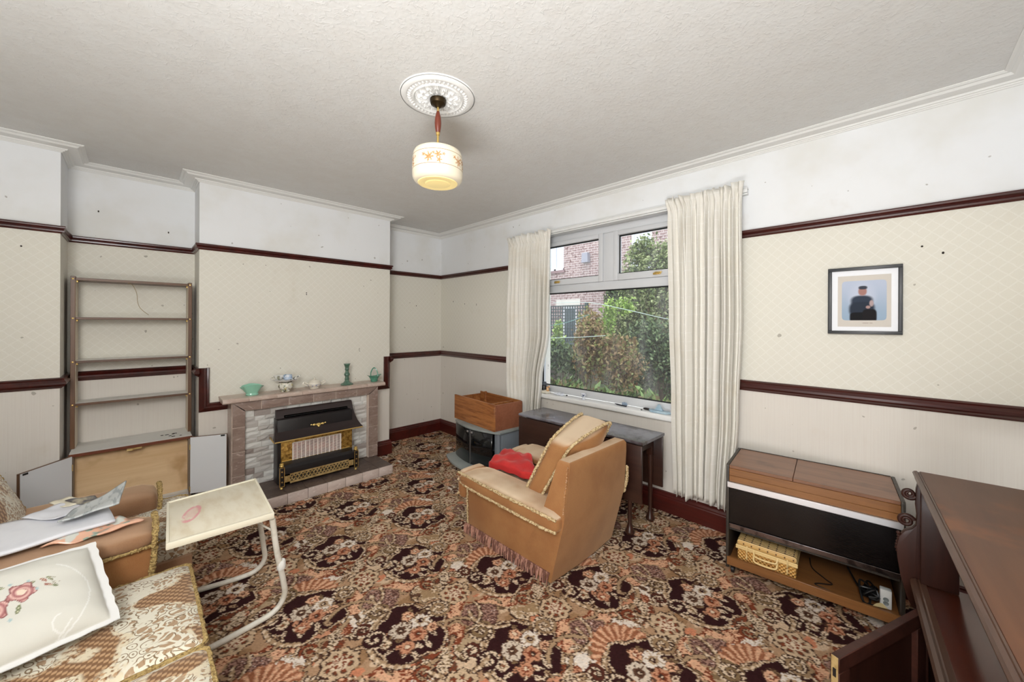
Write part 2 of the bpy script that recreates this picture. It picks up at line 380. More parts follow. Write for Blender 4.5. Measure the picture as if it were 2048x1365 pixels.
# ---------------------------------------------------------------- the room
H = 2.515; XR = 4.575; YF = -3.75
PX_, AX, BX, YP, Y0, Y1 = .383, .028, .355, -3.146, -2.458, -.889
def fcol():
    img, TX, TY = carpet_tile(); h, w = img.shape[:2]
    xs = np.concatenate([np.arange(-.05, 1.45, .0088), np.arange(1.45, 4.22, .0053), np.arange(4.22, XR + .05, .0088)])
    ys = np.concatenate([np.arange(YF - .05, -2.62, .0095), np.arange(-2.62, -.32, .0053), np.arange(-.32, .06, .0088)])
    nx, ny = len(xs), len(ys); X, Y = np.meshgrid(xs, ys)
    c = img[((((Y + 1.919) / TY) % 1) * h).astype(int) % h, ((((X - 2.112) / TX) % 1) * w).astype(int) % w] / 255.
    c = np.where(c <= .04045, c / 12.92, ((c + .055) / 1.055) ** 2.4)
    c *= 1.08 * np.random.RandomState(3).normal(1., .10, c.shape[:2])[..., None]
    co = np.stack([X, Y, np.zeros_like(X)], -1).reshape(-1, 3)
    i = np.arange(nx * ny).reshape(ny, nx); f = np.stack([i[:-1, :-1], i[:-1, 1:], i[1:, 1:], i[1:, :-1]], -1).reshape(-1, 4)
    me = bpy.data.meshes.new('floor'); me.vertices.add(len(co)); me.vertices.foreach_set('co', co.ravel()); me.loops.add(f.size); me.loops.foreach_set('vertex_index', f.ravel().astype(np.int32))
    me.polygons.add(len(f)); me.polygons.foreach_set('loop_start', np.arange(0, f.size, 4, dtype=np.int32)); me.update(calc_edges=True)
    at = me.color_attributes.new('pile_colour', 'FLOAT_COLOR', 'POINT'); at.data.foreach_set('color', np.concatenate([np.clip(c, 0, 1), np.ones(c.shape[:2] + (1,))], -1).reshape(-1).astype(np.float32))
    q = NT('patterned_carpet'); a = q.n('ShaderNodeAttribute', attribute_name='pile_colour'); n = q.noise(q.co(), 420, 2); q.col(q.mix(q.math('MULTIPLY', q.rng(n, .4, .75), .22), a.outputs[0], (.02, .012, .008)))
    q.set(Roughness=.95, Specular_IOR_Level=.1); q.bump(q.math('ADD', n, q.noise(q.co(), 60, 3)), .5, .006); me.materials.append(q.m)
    o = newo('floor', me); o['kind'] = 'structure'; o['label'] = 'wall to wall brown floral patterned carpet'
    return o
fcol()
mb = MB(); mb.box(-.1, XR + .1, YF - .1, .35, H, H + .1); c = mb.build('ceiling', m_ceil); c['kind'] = 'structure'
# left (chimney) wall with pier, alcove and breast
mb = MB(); mb.prism([(PX_, YF), (PX_, YP), (AX, YP), (AX, Y0), (BX, Y0), (BX, Y1), (0, Y1), (0, .02), (-.15, .02), (-.15, YF)], -.02, H + .01, 'Z')
tag(mb.build('wall_left', m_wall, smooth=False), kind='structure')
mb = MB(); WX0, WX1, WZ0, WZ1 = 1.60, 3.22, .675, 2.235
mb.box(-.15, WX0, 0, .28, -.02, H + .01); mb.box(WX1, XR + .1, 0, .28, -.02, H + .01); mb.box(WX0, WX1, 0, .28, -.02, WZ0); mb.box(WX0, WX1, 0, .28, WZ1, H + .01)
tag(mb.build('wall_back', m_wall, smooth=False), kind='structure')
mb = MB(); mb.box(XR, XR + .1, YF - .1, .0, -.02, H + .01); tag(mb.build('wall_right', m_wall, smooth=False), kind='structure')
mb = MB(); mb.box(PX_, XR, YF - .1, YF, -.02, H + .01); tag(mb.build('wall_front', m_wall, smooth=False), kind='structure')
LOOP = [(PX_, YF), (PX_, YP), (AX, YP), (AX, Y0), (BX, Y0), (BX, Y1), (0, Y1), (0, 0), (XR, 0), (XR, YF)]
m_corn = mat('white_cornice_paint', (226, 226, 223), .55)
corn = [(-.005, 2.47), (.006, 2.47), (.010, 2.476), (.016, 2.476), (.020, 2.482), (.028, 2.482), (.033, 2.490)] + [(.033 + .052 * math.sin(t * PI / 2), 2.506 - .016 * math.cos(t * PI / 2)) for t in (0., .3, .6, 1.)] + [(.096, 2.506), (.100, 2.509), (.106, 2.511), (.106, 2.52), (-.005, 2.52)]
tag(sweep(LOOP, corn, True).build('trim_1', m_corn, ang=25), kind='structure', label='white stepped plaster cornice round the ceiling')
rail = [(-.003, 1.952), (.006, 1.952), (.010, 1.958), (.018, 1.960), (.020, 1.968), (.014, 1.974), (.024, 1.984), (.026, 1.992), (.022, 1.998), (-.003, 1.998)]
k = LOOP.index((0, 0))
tag(sweep(LOOP[:k + 1] + [(WX0 - .02, 0)], rail).build('trim_2', m_mahog, ang=25), kind='structure', label='dark red picture rail on chimney wall')
tag(sweep([(WX1 + .02, 0)] + LOOP[k + 1:], rail).build('trim_3', m_mahog, ang=25), kind='structure', label='dark red picture rail right of the window')
dado = [(-.003, .966), (.008, .966), (.014, .974), (.022, .980), (.030, .992), (.031, 1.004), (.024, 1.012), (.020, 1.018), (.022, 1.026), (.012, 1.033), (-.003, 1.033)]
tag(sweep([(PX_, YF), (PX_, YP), (AX, YP), (AX, Y0), (BX, Y0), (BX, Y0 + .002)], dado).build('trim_4', m_mahog, ang=25), kind='structure', label='dark red dado rail left of fireplace')
tag(sweep([(BX, Y1 - .002), (BX, Y1), (0, Y1), (0, 0), (WX0 - .02, 0)], dado).build('trim_5', m_mahog, ang=25), kind='structure', label='dark red dado rail right of fireplace')
tag(sweep([(WX1 + .02, 0), (XR, 0), (XR, YF)], dado).build('trim_6', m_mahog, ang=25), kind='structure', label='dark red dado rail right of the window')
def drop(name, ya, yb, yc, label):
    """dado dropping down the breast and running under the mantel: ya outer edge, yb inner edge, yc where it meets the surround"""
    mb = MB(); s = 1 if yb > ya else -1; w = abs(yb - ya)
    def bar(p0, p1, side):   # two profiled strips mitred at the corner
        pass
    pts_o = [(ya, 1.033), (ya, .692), (yc, .692)]; pts_i = [(yb, 1.033), (yb, .758), (yc, .758)]
    lv = [(0., 0.), (.0, .010), (.2, .020), (.45, .030), (.62, .030), (.72, .020), (.9, .022), (1., .010), (1., 0.)]
    rows = []
    for po, pi in zip(pts_o, pts_i):
        rows.append([mb.bm.verts.new((BX + d, po[0] + (pi[0] - po[0]) * t, po[1] + (pi[1] - po[1]) * t)) for t, d in lv])
    fs = []
    for a, b in zip(rows, rows[1:]):
        for j in range(len(lv) - 1): fs.append(mb.bm.faces.new((a[j], a[j + 1], b[j + 1], b[j])))
    fs.append(mb.bm.faces.new(rows[0])); fs.append(mb.bm.faces.new(rows[-1][::-1]))
    bmesh.ops.recalc_face_normals(mb.bm, faces=fs)
    tag(mb.build(name, m_mahog, ang=25), kind='structure', label=label)
drop('trim_7', Y0, Y0 + .066, -2.28, 'dark red dado rail stepping down left of mantel'); drop('trim_8', Y1, Y1 - .066, -1.10, 'dark red dado rail stepping down right of mantel')
skir = [(-.003, -.01), (.022, -.01), (.022, .105), (.018, .112), (.020, .120), (.012, .134), (.012, .142), (.004, .148), (-.003, .148)]
m_skir = wood('dark_red_skirting', (84, 26, 20), (58, 16, 12), 'X', 8, .35, .2)
tag(sweep([(PX_, YF), (PX_, YP + .0)], skir).build('baseboard_left', m_skir, ang=25), kind='structure')
tag(sweep([(BX, -1.10), (BX, Y1), (0, Y1), (0, 0), (XR, 0)], skir).build('baseboard_back', m_skir, ang=25), kind='structure')
tag(sweep([(XR, 0), (XR, YF), (PX_, YF)], skir).build('baseboard_right', m_skir, ang=25), kind='structure')
# screw holes and scuffs in the wall paper
m_hole = mat('dark_hole', (52, 44, 38), .9)
wl = bpy.data.objects['wall_left']; wb = bpy.data.objects['wall_back']
for par, pts in ((wl, [(BX, -1.70, 1.66), (BX, -1.70, 1.645), (0, -.36, 1.60), (AX, -2.62, 2.11), (AX, -3.0, 2.2), (PX_, -3.3, 1.85)]), (wb, [(.27, 0, 1.66), (.5, 0, 1.62), (.72, 0, 1.61), (.06, 0, 1.08), (4.23, 0, 1.79), (4.3, 0, 1.75)])):
    for p in pts:
        mb = MB(); n = (1, 0) if par is wl else (0, -1)
        for kk in range(2):
            z = p[2] - kk * .011 * random.random(); mb.lathe([(.0045, 0), (.0045, .0016), (.002, .002)], (p[0], p[1], z), 8, Matrix.Rotation(PI / 2, 4, 'Y') if par is wl else Matrix.Rotation(PI / 2, 4, 'X'))
        mb.build('screw_hole', m_hole, par)

# ---------------------------------------------------------------- window
win = MB(); FY0, FY1 = .075, .14
for b in ((1.60, 1.66, .72, 2.235), (3.16, 3.22, .72, 2.235), (1.66, 3.16, 2.175, 2.235), (1.66, 3.16, .72, .785), (1.66, 3.16, 1.685, 1.757), (2.355, 2.458, 1.757, 2.175)):
    win.box(b[0], b[1], FY0, FY1, b[2], b[3], .006)
w1 = win.build('window_1', m_upvc); w1['kind'] = 'structure'; w1['label'] = 'white plastic framed window with two top lights'
def glass():
    q = NT('window_glass'); t = q.t; tr = q.n('ShaderNodeBsdfTransparent'); gl = q.n('ShaderNodeBsdfGlossy'); gl.inputs['Roughness'].default_value = .02
    df = q.n('ShaderNodeBsdfDiffuse'); df.inputs[0].default_value = (.7, .72, .75, 1)
    fr = q.n('ShaderNodeFresnel'); fr.inputs[0].default_value = 1.45
    a = q.n('ShaderNodeMixShader'); q.put(a.inputs[0], q.math('MULTIPLY', fr.outputs[0], .9)); t.links.new(tr.outputs[0], a.inputs[1]); t.links.new(gl.outputs[0], a.inputs[2])
    b = q.n('ShaderNodeMixShader'); q.put(b.inputs[0], q.math('MULTIPLY', q.rng(q.noise(q.mp((1.5, 1, .6)), 3.5, 5), .45, .8, .25, 1.), .16)); t.links.new(a.outputs[0], b.inputs[1]); t.links.new(df.outputs[0], b.inputs[2])
    t.links.new(b.outputs[0], q.out.inputs[0]); return q.m
m_glass = glass()
def sash(x0, x1, z0, z1, hx):
    mb = MB(); w = .042
    for b in ((x0, x0 + w, z0, z1), (x1 - w, x1, z0, z1), (x0 + w, x1 - w, z1 - w * .9, z1), (x0 + w, x1 - w, z0, z0 + .055)): mb.box(b[0], b[1], FY0 - .014, FY1 - .012, b[2], b[3], .005)
    s = mb.build('sash', m_upvc, w1)
    pane(x0 + w, x1 - w, z0 + .055, z1 - w * .9, s)
    mb = MB(); mb.box(hx - .03, hx + .03, FY0 - .026, FY0 - .014, z0 + .018, z0 + .034, .003); mb.box(hx - .012, hx + .045, FY0 - .042, FY0 - .028, z0 + .026, z0 + .038, .004); mb.lathe([(.009, 0), (.009, .02)], (hx, FY0 - .02, z0 + .026), 10, Matrix.Rotation(PI / 2, 4, 'X')); mb.build('handle', m_brass, s, label='brass window handle')
def pane(x0, x1, z0, z1, par):
    mb = MB(); mb.box(x0 - .002, x1 + .002, .100, .104, z0 - .002, z1 + .002); p = mb.build('pane', m_glass, par, smooth=False)
    mb = MB(); g = .008
    for b in ((x0, x0 + g, z0, z1), (x1 - g, x1, z0, z1), (x0, x1, z1 - g * 1.3, z1), (x0, x1, z0, z0 + g)): mb.box(b[0], b[1], .088, .099, b[2], b[3])
    mb.build('gasket', m_gasket, par)
sash(1.66, 2.355, 1.757, 2.175, 1.86); sash(2.458, 3.16, 1.757, 2.175, 2.84)
pane(1.66, 3.16, .785, 1.685, w1)
mb = MB(); mb.box(WX0 - .04, WX1 + .04, -.04, .078, .674, .718, .012, 3); mb.build('sill', mat('sill_white_gloss', (232, 232, 230), .35), w1, label='white painted window sill')
mb = MB(); mb.box(1.30, 3.47, -.040, -.022, 2.238, 2.262, .003); mb.box(1.30, 3.47, -.040, -.0, 2.262, 2.268); mb.box(1.30, 3.47, -.034, -.002, 2.226, 2.236, .002)
tag(mb.build('curtain_rail', m_white), 'long white curtain rail fixed over the window', 'curtain rail')

# ---------------------------------------------------------------- curtains
def fabric_curtain():
    q = NT('cream_curtain_cloth'); u, v, _ = q.xyz(q.co('UV'))
    a = q.math('LESS_THAN', q.math('ABSOLUTE', q.math('SUBTRACT', q.math('FRACT', q.math('MULTIPLY', u, 16.)), .5)), .06); b = q.math('LESS_THAN', q.math('ABSOLUTE', q.math('SUBTRACT', q.math('FRACT', q.math('MULTIPLY', v, 34.)), .5)), .05)
    msk = q.rng(q.noise(q.mp((14, 30, 1), kind='UV'), 1., 2), .42, .55); pat = q.math('MULTIPLY', q.math('MAXIMUM', a, b), msk)
    c = q.mix(q.math('MULTIPLY', pat, .7), srgb((225, 222, 214)), srgb((232, 230, 225)))
    c = q.mix(q.math('MULTIPLY', q.rng(q.noise(q.co(), 4., 5), .5, .8), .5), c, srgb((214, 204, 186)))
    q.col(c); q.set(Roughness=.85, Specular_IOR_Level=.2, Sheen_Weight=.1); q.bump(q.noise(q.co(), 300, 2), .15, .001); return q.m
m_curt = fabric_curtain()
def curtain(name, label, xt0, xt1, ctrl, zt, zb, seed, n):
    """ctrl: list of (fraction down, x left, x right)"""
    r = random.Random(seed); ph = [r.uniform(0, 6.28) for _ in range(8)]
    wid = [r.uniform(.6, 1.5) for _ in range(n)]; tot = sum(wid); cum = [0]
    for w in wid: cum.append(cum[-1] + w / tot)
    amp = [r.uniform(.7, 1.25) for _ in range(n)]
    def pl(u):
        for i in range(n):
            if u <= cum[i + 1] or i == n - 1:
                t = (u - cum[i]) / (cum[i + 1] - cum[i]); return amp[i] * (math.sin(t * 2 * PI) + .25 * math.sin(t * 4 * PI + ph[i % 8])), i
    def edges(t):
        for (a, l0, r0), (b, l1, r1) in zip(ctrl, ctrl[1:]):
            if t <= b: k = (t - a) / (b - a); k = k * k * (3 - 2 * k); return l0 + (l1 - l0) * k, r0 + (r1 - r0) * k
        return ctrl[-1][1:]
    HEAD = .030
    def fn(u, v):
        t = 1 - v; xl, xr = edges(t); p, i = pl(u); z = zt - t * (zt - zb)
        x = xl + (xr - xl) * u; A = .018 + .022 * min(1, t * 3.) - .006 * t
        hem = .012 * math.sin(u * 9 + ph[0]) + .008 * math.sin(u * 31 + ph[1])
        y = -.088 + A * p + .010 * math.sin(u * 5 + t * 4 + ph[2])
        x += .010 * math.cos(u * 2 * PI * n * .9 + ph[3]) * min(1, t * 4)
        if t < HEAD:                                   # frilled heading above the tape
            k = 1 - t / HEAD; y += k * (.014 * math.sin(u * 71 + ph[4]) + .010 * math.sin(u * 113)); z += k * (.008 * math.sin(u * 47 + ph[5]) + .004 * math.sin(u * 131)); x += k * .010 * math.sin(u * 83)
        elif t < HEAD * 2.1: k = 1 - abs(t - HEAD * 1.5) / (HEAD * .6); y = y + (-.084 - y) * .6 * max(0, k)
        return Vector((x, min(y, -.045), z + hem * t))
    mb = MB(); mb.grid(fn, 190, 70); o = mb.build(name, m_curt, ang=180)
    md = o.modifiers.new('thickness', 'SOLIDIFY'); md.thickness = .002; md.offset = 0
    return tag(o, label, 'curtain', 'curtains at the window')
curtain('curtain', 'cream curtain hanging left of the window behind the teak box', 0, 0, [(0, 1.315, 1.895), (.05, 1.335, 1.89), (.45, 1.33, 1.885), (.68, 1.33, 1.80), (.8, 1.345, 1.78), (1, 1.33, 1.74)], 2.262, .17, 3, 13)
curtain('curtain', 'wider cream curtain hanging right of the window beside the black music cabinet', 0, 0, [(0, 2.965, 3.462), (.05, 2.985, 3.455), (.4, 3.0, 3.46), (.7, 3.02, 3.44), (1, 3.04, 3.40)], 2.292, .195, 11, 12)

# ---------------------------------------------------------------- ceiling rose and pendant
RX, RY = 2.535, -1.743
def rose():
    def hgt(r, th):
        R = r / .180
        if R < .20: return .016 * (1 - max(0, (R - .14) / .06)) if R > .14 else .016
        if R < .62:
            k = (R - .20) / .42; l = abs(((th / (2 * PI) * 14) % 1) - .5) * 2; w = (1 - l) ** .6
            return .003 + .022 * w * math.sin(PI * min(1, k * 1.02)) ** .5 * (.75 + .25 * math.cos(k * 16 + l * 5)) + .004 * math.cos(l * 14 + k * 9)
        if R < .70: return .006 + .012 * math.sin((R - .62) / .08 * PI)
        if R < .84: return .006 + .008 * max(0, math.sin(th * 44)) ** .7 * math.sin((R - .70) / .14 * PI) + .004
        if R < .97: return .007 + .007 * math.cos((R - .84) / .13 * PI / 2)
        return .005
    mb = MB()
    mb.grid(lambda u, v: Vector((RX + .180 * (1 - v * .999) * math.cos(u * 2 * PI), RY + .180 * (1 - v * .999) * math.sin(u * 2 * PI), H - hgt(.180 * (1 - v * .999), u * 2 * PI))), 308, 64, False, True)
    mb.lathe([(.180, H - .005), (.183, H - .003), (.183, H + .001)], (RX, RY, 0), 96)
    tag(mb.build('ceiling_rose', mat('rose_white', (232, 232, 230), .5), ang=60), 'round white plaster ceiling rose with acanthus leaves', 'ceiling rose')
rose()
t = thing('pendant_lamp', 'pendant lamp with cream drum glass shade printed with brown flowers', 'lamp', (RX, RY, H - .016))
mb = MB(); mb.lathe([(.0, 2.462), (.012, 2.462), (.020, 2.470), (.036, 2.478), (.040, 2.490), (.040, 2.499)], (RX, RY, 0), 32); mb.build('canopy', mat('bronze_canopy', (58, 46, 28), .4, .8), t, label='dark bronze ceiling cup')
mb = MB(); mb.lathe([(.0055, 2.235), (.0055, 2.464)], (RX, RY, 0), 12); mb.lathe([(.009, 2.325), (.010, 2.335), (.007, 2.345)], (RX, RY, 0), 16); mb.build('rod', m_brass, t)
mb = MB(); mb.lathe([(.0065, 2.332), (.011, 2.342), (.0150, 2.365), (.0165, 2.385), (.0150, 2.408), (.011, 2.428), (.0068, 2.442)], (RX, RY, 0), 20); mb.build('spindle', wood('teak_spindle', (122, 58, 40), (92, 38, 26), 'Z', 30), t, label='turned reddish wood spindle')
def shade_mat():
    q = NT('opal_glass_with_flower_band'); x, y, z = q.xyz(q.co()); th = q.math('ARCTAN2', y, x); zz = q.math('ADD', z, H - .016)
    band = q.math('MULTIPLY', q.rng(zz, 2.140, 2.144), q.rng(zz, 2.200, 2.196))
    a = q.math('FRACT', q.math('ADD', q.math('MULTIPLY', th, 5 / (2 * PI)), .12)); du = q.math('MULTIPLY', q.math('SUBTRACT', a, .5), .156)
    dv = q.math('SUBTRACT', zz, 2.170)
    msk = 0.
    for cx, cz, R, nn in ((-.018, -.002, .030, 7), (.026, .009, .023, 6), (.030, -.016, .017, 5), (-.046, .012, .013, 5), (.052, .014, .010, 5), (.004, .016, .010, 5)):
        ex = q.math('SUBTRACT', du, cx); ez = q.math('SUBTRACT', dv, cz); d = q.math('SQRT', q.math('ADD', q.math('MULTIPLY', ex, ex), q.math('MULTIPLY', ez, ez)))
        ang = q.math('ARCTAN2', ez, ex); pet = q.math('MULTIPLY', q.math('ADD', q.math('MULTIPLY', q.math('COSINE', q.math('MULTIPLY', ang, float(nn))), .32), .75), R)
        f = q.rng(d, q.math('MULTIPLY', pet, .55), pet, 1., 0.); msk = q.math('MAXIMUM', msk, f)
    msk = q.math('MULTIPLY', msk, q.rng(q.noise(q.co(), 150, 2), .3, .55, .4, 1.))
    ln = q.math('MAXIMUM', q.math('LESS_THAN', q.math('ABSOLUTE', q.math('SUBTRACT', zz, 2.139)), .0011), q.math('LESS_THAN', q.math('ABSOLUTE', q.math('SUBTRACT', zz, 2.207)), .0011))
    c = q.mix(msk, srgb((226, 216, 194)), srgb((178, 126, 72))); c = q.mix(ln, c, srgb((140, 104, 60)))
    q.col(c); q.set(Roughness=.22, Specular_IOR_Level=.5, Emission_Strength=.03); q.put(q.b.inputs['Emission Color'], q.mix(.25, c, srgb((255, 226, 160)))); return q.m
mb = MB(); mb.lathe([(.0, 2.243), (.050, 2.243), (.104, 2.241), (.114, 2.235), (.119, 2.222), (.1225, 2.190), (.1235, 2.150), (.1225, 2.115), (.118, 2.100), (.108, 2.090), (.098, 2.0865), (.096, 2.086)], (RX, RY, 0), 96)
mb.build('glass_shade', shade_mat(), t)
q = NT('lit_opal_lens'); q.col(srgb((244, 224, 160))); q.set(Roughness=.3, Emission_Strength=.20); q.put(q.b.inputs['Emission Color'], (*srgb((255, 226, 150)), 1)); m_lens = q.m
mb = MB(); mb.lathe([(.097, 2.0862), (.094, 2.083), (.066, 2.081), (.062, 2.083), (.058, 2.080), (.054, 2.079), (.0, 2.078)], (RX, RY, 0), 72); mb.build('lens', m_lens, t, label='glowing yellow glass bottom of the shade')

# ---------------------------------------------------------------- tiled fireplace
def tile_mat(name, c1, c2, c3, rough=.3):
    q = NT(name); r = q.n('ShaderNodeObjectInfo').outputs['Random']
    v = q.n('ShaderNodeVectorMath', operation='ADD'); q.put(v.inputs[0], q.mp((1, 1, 2.2), (.5, .4, .7))); cb = q.n('ShaderNodeCombineXYZ'); q.put(cb.inputs[0], q.math('MULTIPLY', r, 9.)); q.put(cb.inputs[2], q.math('MULTIPLY', r, 4.)); q.put(v.inputs[1], cb)
    a = q.noise(v, 7., 5, .6, 1.4); b = q.noise(v, 11., 6, .6, 2.2)
    c = q.mix(q.rng(a, .35, .65), srgb(c1), srgb(c2)); c = q.mix(q.math('MULTIPLY', q.rng(b, .57, .68), .8), c, srgb(c3)); q.col(c); q.set(Roughness=rough); return q.m
m_tile = tile_mat('mauve_marbled_tile', (152, 133, 123), (134, 114, 105), (196, 178, 168)); m_mant = tile_mat('pale_marbled_tile', (196, 178, 166), (182, 160, 148), (212, 198, 188))
m_hearth = tile_mat('dusty_dark_tile', (104, 88, 80), (84, 70, 64), (124, 108, 98), .5); m_edge = tile_mat('pale_edge_tile', (206, 192, 184), (192, 176, 168), (220, 210, 204))
m_grout = mat('pink_grout', (222, 204, 190), .8)
fp = thing('fireplace', 'mauve marbled tile fireplace with split stone inset and pale hearth edge', 'fireplace', (.5, -1.68, 0))
SX = .55; L0, L1, R0, R1 = -2.275, -2.19, -1.20, -1.105; ZT, ZI, ZH = .765, .690, .080
mb = MB(); mb.box(BX - .002, SX - .008, L0 + .002, L1 - .001, ZH, ZT); mb.box(BX - .002, SX - .008, R0 + .001, R1 - .002, ZH, ZT); mb.box(BX - .002, SX - .008, L0 + .002, R1 - .002, ZI + .001, ZT); mb.build('surround_core', m_grout, fp)
def tile(y0, y1, z0, z1, m=m_tile, name='tile', x=SX, poly=None, par=None):
    mb = MB(); g = .0024
    if poly: mb.prism(poly, x - .007, x, 'X', .0015)
    else: mb.box(x - .007, x, y0 + g, y1 - g, z0 + g, z1 - g, .002, 1)
    return mb.build(name, m, par or fp)
zs = [.08, .19, .377, .569]
for a, b in zip(zs, zs[1:]): tile(L0, L1, a, b); tile(R0, R1, a, b)
g = .0028
tile(0, 0, 0, 0, poly=[(L0 + g, .569 + g), (L1 - g, .569 + g), (L1 - g, ZI - g), (L0 + g, ZT - g)]); tile(0, 0, 0, 0, poly=[(R0 + g, .569 + g), (R1 - g, .569 + g), (R1 - g, ZT - g), (R0 + g, ZI - g)])
ys = [L0, -2.083, -1.886, -1.695, -1.506, -1.315, R1]
for i, (a, b) in enumerate(zip(ys, ys[1:])):
    za, zb = (L1 if i == 0 else a), (R0 if i == 5 else b); tile(0, 0, 0, 0, poly=[(za + g, ZI + g), (zb - g, ZI + g), (b - g, ZT - g), (a + g, ZT - g)])
for a, b in ((.09, .28), (.28, .47), (.47, .66), (.66, ZT)):  # returns on the left side
    mb = MB(); mb.box(BX + .01, SX - .008, L0 - .004, L0 + .004, a + .001, b - .001, .0015, 1); mb.build('tile', m_mant, fp)
mb = MB(); mb.box(BX - .002, .565, -2.335, -1.045, .767, .795); mb.build('shelf_core', m_grout, fp)
ms = [-2.338, -2.17, -1.98, -1.79, -1.60, -1.41, -1.22, -1.042]
for a, b in zip(ms, ms[1:]):
    mb = MB(); mb.prism([(.45, .7655), (.57, .7655), (.576, .772), (.576, .786), (.565, .797), (.545, .801), (.45, .801)], a + .0008, b - .0008, 'Y', .0008); mb.build('tile', m_mant, fp, ang=30)
    mb = MB(); mb.box(BX - .001, .449, a + .0008, b - .0008, .790, .8005); mb.build('tile', m_mant, fp)
# split stone inset
def stone_mat():
    q = NT('split_stone'); r = q.n('ShaderNodeObjectInfo').outputs['Random']; a = q.noise(q.mp((1, 1, 2)), 26, 5, .65); b = q.math('ADD', q.math('MULTIPLY', a, .75), q.math('MULTIPLY', r, .25))
    f = q.noise(q.mp((1, 1, 2.2)), 42, 5, .7); c = q.mix(q.rng(b, .46, .66), srgb((231, 231, 227)), srgb((198, 192, 186))); c = q.mix(q.rng(q.math('ADD', q.math('MULTIPLY', f, .75), q.math('MULTIPLY', r, .25)), .53, .64), c, srgb((138, 118, 110))); q.col(c); q.set(Roughness=.6); q.bump(q.noise(q.co(), 70, 4), .5, .006); return q.m
m_stone = stone_mat()
mb = MB(); mb.box(BX - .001, .500, L1 - .004, R0 + .004, ZH, ZI + .004); mb.build('inset_backing', mat('pale_mortar', (196, 192, 184), .8), fp)
protos = []
for k in range(8):
    me = bpy.data.meshes.new('stone'); bm = bmesh.new(); rr = random.Random(k); V = {}
    for i in range(4):
        for j in range(3):
            e = i in (0, 3) or j in (0, 2); V[i, j] = bm.verts.new((.0 if e else rr.uniform(.35, 1.), -.5 + i / 3 + (0 if i in (0, 3) else rr.uniform(-.1, .1)), -.5 + j / 2 + (0 if j in (0, 2) else rr.uniform(-.15, .15))))
    for i in range(3):
        for j in range(2): bm.faces.new((V[i, j], V[i + 1, j], V[i + 1, j + 1], V[i, j + 1]))
    B = {}
    for (i, j) in [(0, 0), (1, 0), (2, 0), (3, 0), (3, 1), (3, 2), (2, 2), (1, 2), (0, 2), (0, 1)]: B[i, j] = bm.verts.new((-.6, V[i, j].co.y, V[i, j].co.z))
    ring = list(B)
    for a, b in zip(ring, ring[1:] + ring[:1]): bm.faces.new((V[a], B[a], B[b], V[b]))
    bmesh.ops.recalc_face_normals(bm, faces=bm.faces); bm.to_mesh(me); bm.free(); me.materials.append(m_stone); protos.append(me)
rr = random.Random(5); z = ZH; row = 0
while z < ZI - .02:
    h = min(rr.uniform(.036, .050), ZI - z); h = ZI - z if ZI - z - h < .02 else h
    for a, b in ((L1, -1.955), (-1.43, R0)) if z + h < .655 else ((L1, R0),):
        y = a
        while y < b - .02:
            w = rr.uniform(.06, .12); w = b - y if b - y - w < .04 else w
            o = newo('stone', protos[rr.randrange(8)], fp); o.location = (.505 - .5, y + w / 2 + 1.68, z + h / 2); o.scale = (rr.uniform(.006, .013), w - .003, h - .003); y += w
    z += h
# hearth
mb = MB(); mb.box(BX, .868, -2.24, -1.118, .0, .070); mb.build('hearth_core', m_grout, fp)
hy = [-2.242, -2.12, -1.977, -1.833, -1.688, -1.543, -1.397, -1.25, -1.116]
for a, b in zip(hy, hy[1:]):
    mb = MB(); mb.box(.866, .880, a + .0012, b - .0012, .001, .079, .004, 2); mb.build('tile', m_edge, fp)
    for x0, x1 in ((.50, .68), (.68, .866)):
        mb = MB(); mb.box(x0 + .001, x1 - .001, a + .001, b - .001, .068, .0795, .002, 1); mb.build('tile', m_hearth, fp)

# ---------------------------------------------------------------- gas fire
gf = thing('gas_fire', 'old black and brass gas fire with white radiant grille on the hearth', 'gas fire', (.66, -1.69, ZH))
GA, GB = -1.995, -1.40
mb = MB(); mb.box(.532, .655, GA, GB, ZH + .002, .60, .004); mb.build('body', m_black, gf)
def canopy():
    mb = MB(); prof = [(.532, .664, 0.), (.560, .664, 0.), (.570, .655, 0.), (.590, .600, .006), (.618, .545, .018), (.660, .498, .032), (.712, .468, .044), (.748, .458, .050), (.750, .446, .052), (.70, .440, .046), (.60, .436, .03), (.532, .436, .0)]
    y0, y1 = -1.985, -1.372; ra = [mb.bm.verts.new((x, y0 - e, z)) for x, z, e in prof]; rb = [mb.bm.verts.new((x, y1 + e * .55, z)) for x, z, e in prof]; n = len(prof)
    fs = [mb.bm.faces.new(ra), mb.bm.faces.new(rb[::-1])] + [mb.bm.faces.new((ra[i], rb[i], rb[(i + 1) % n], ra[(i + 1) % n])) for i in range(n)]
    bmesh.ops.recalc_face_normals(mb.bm, faces=fs); bmesh.ops.triangulate(mb.bm, faces=[f for f in fs if len(f.verts) > 4]); return mb
canopy().build('canopy', mat('brown_black_enamel', (50, 40, 40), .38, spec=.45), gf, ang=50)
mt = Matrix.Rotation(math.radians(-19), 3, 'Y')
mb = MB(); mb.obox((.5865, -1.675, .600), (.010, .515, .040), mt, .002); mb.build('vent_slot', mat('deep_black', (3, 3, 3), 1., spec=0.), gf)
mb = MB()
for dz in (-.012, .008): mb.obox((.588 + dz * -.36, -1.675, .600 + dz), (.012, .50, .003), mt)
mb.build('vent_bar', m_black, gf)
mb = MB(); m2 = Matrix.Rotation(math.radians(-38), 3, 'Y'); c = Vector((.649, -1.688, .522))
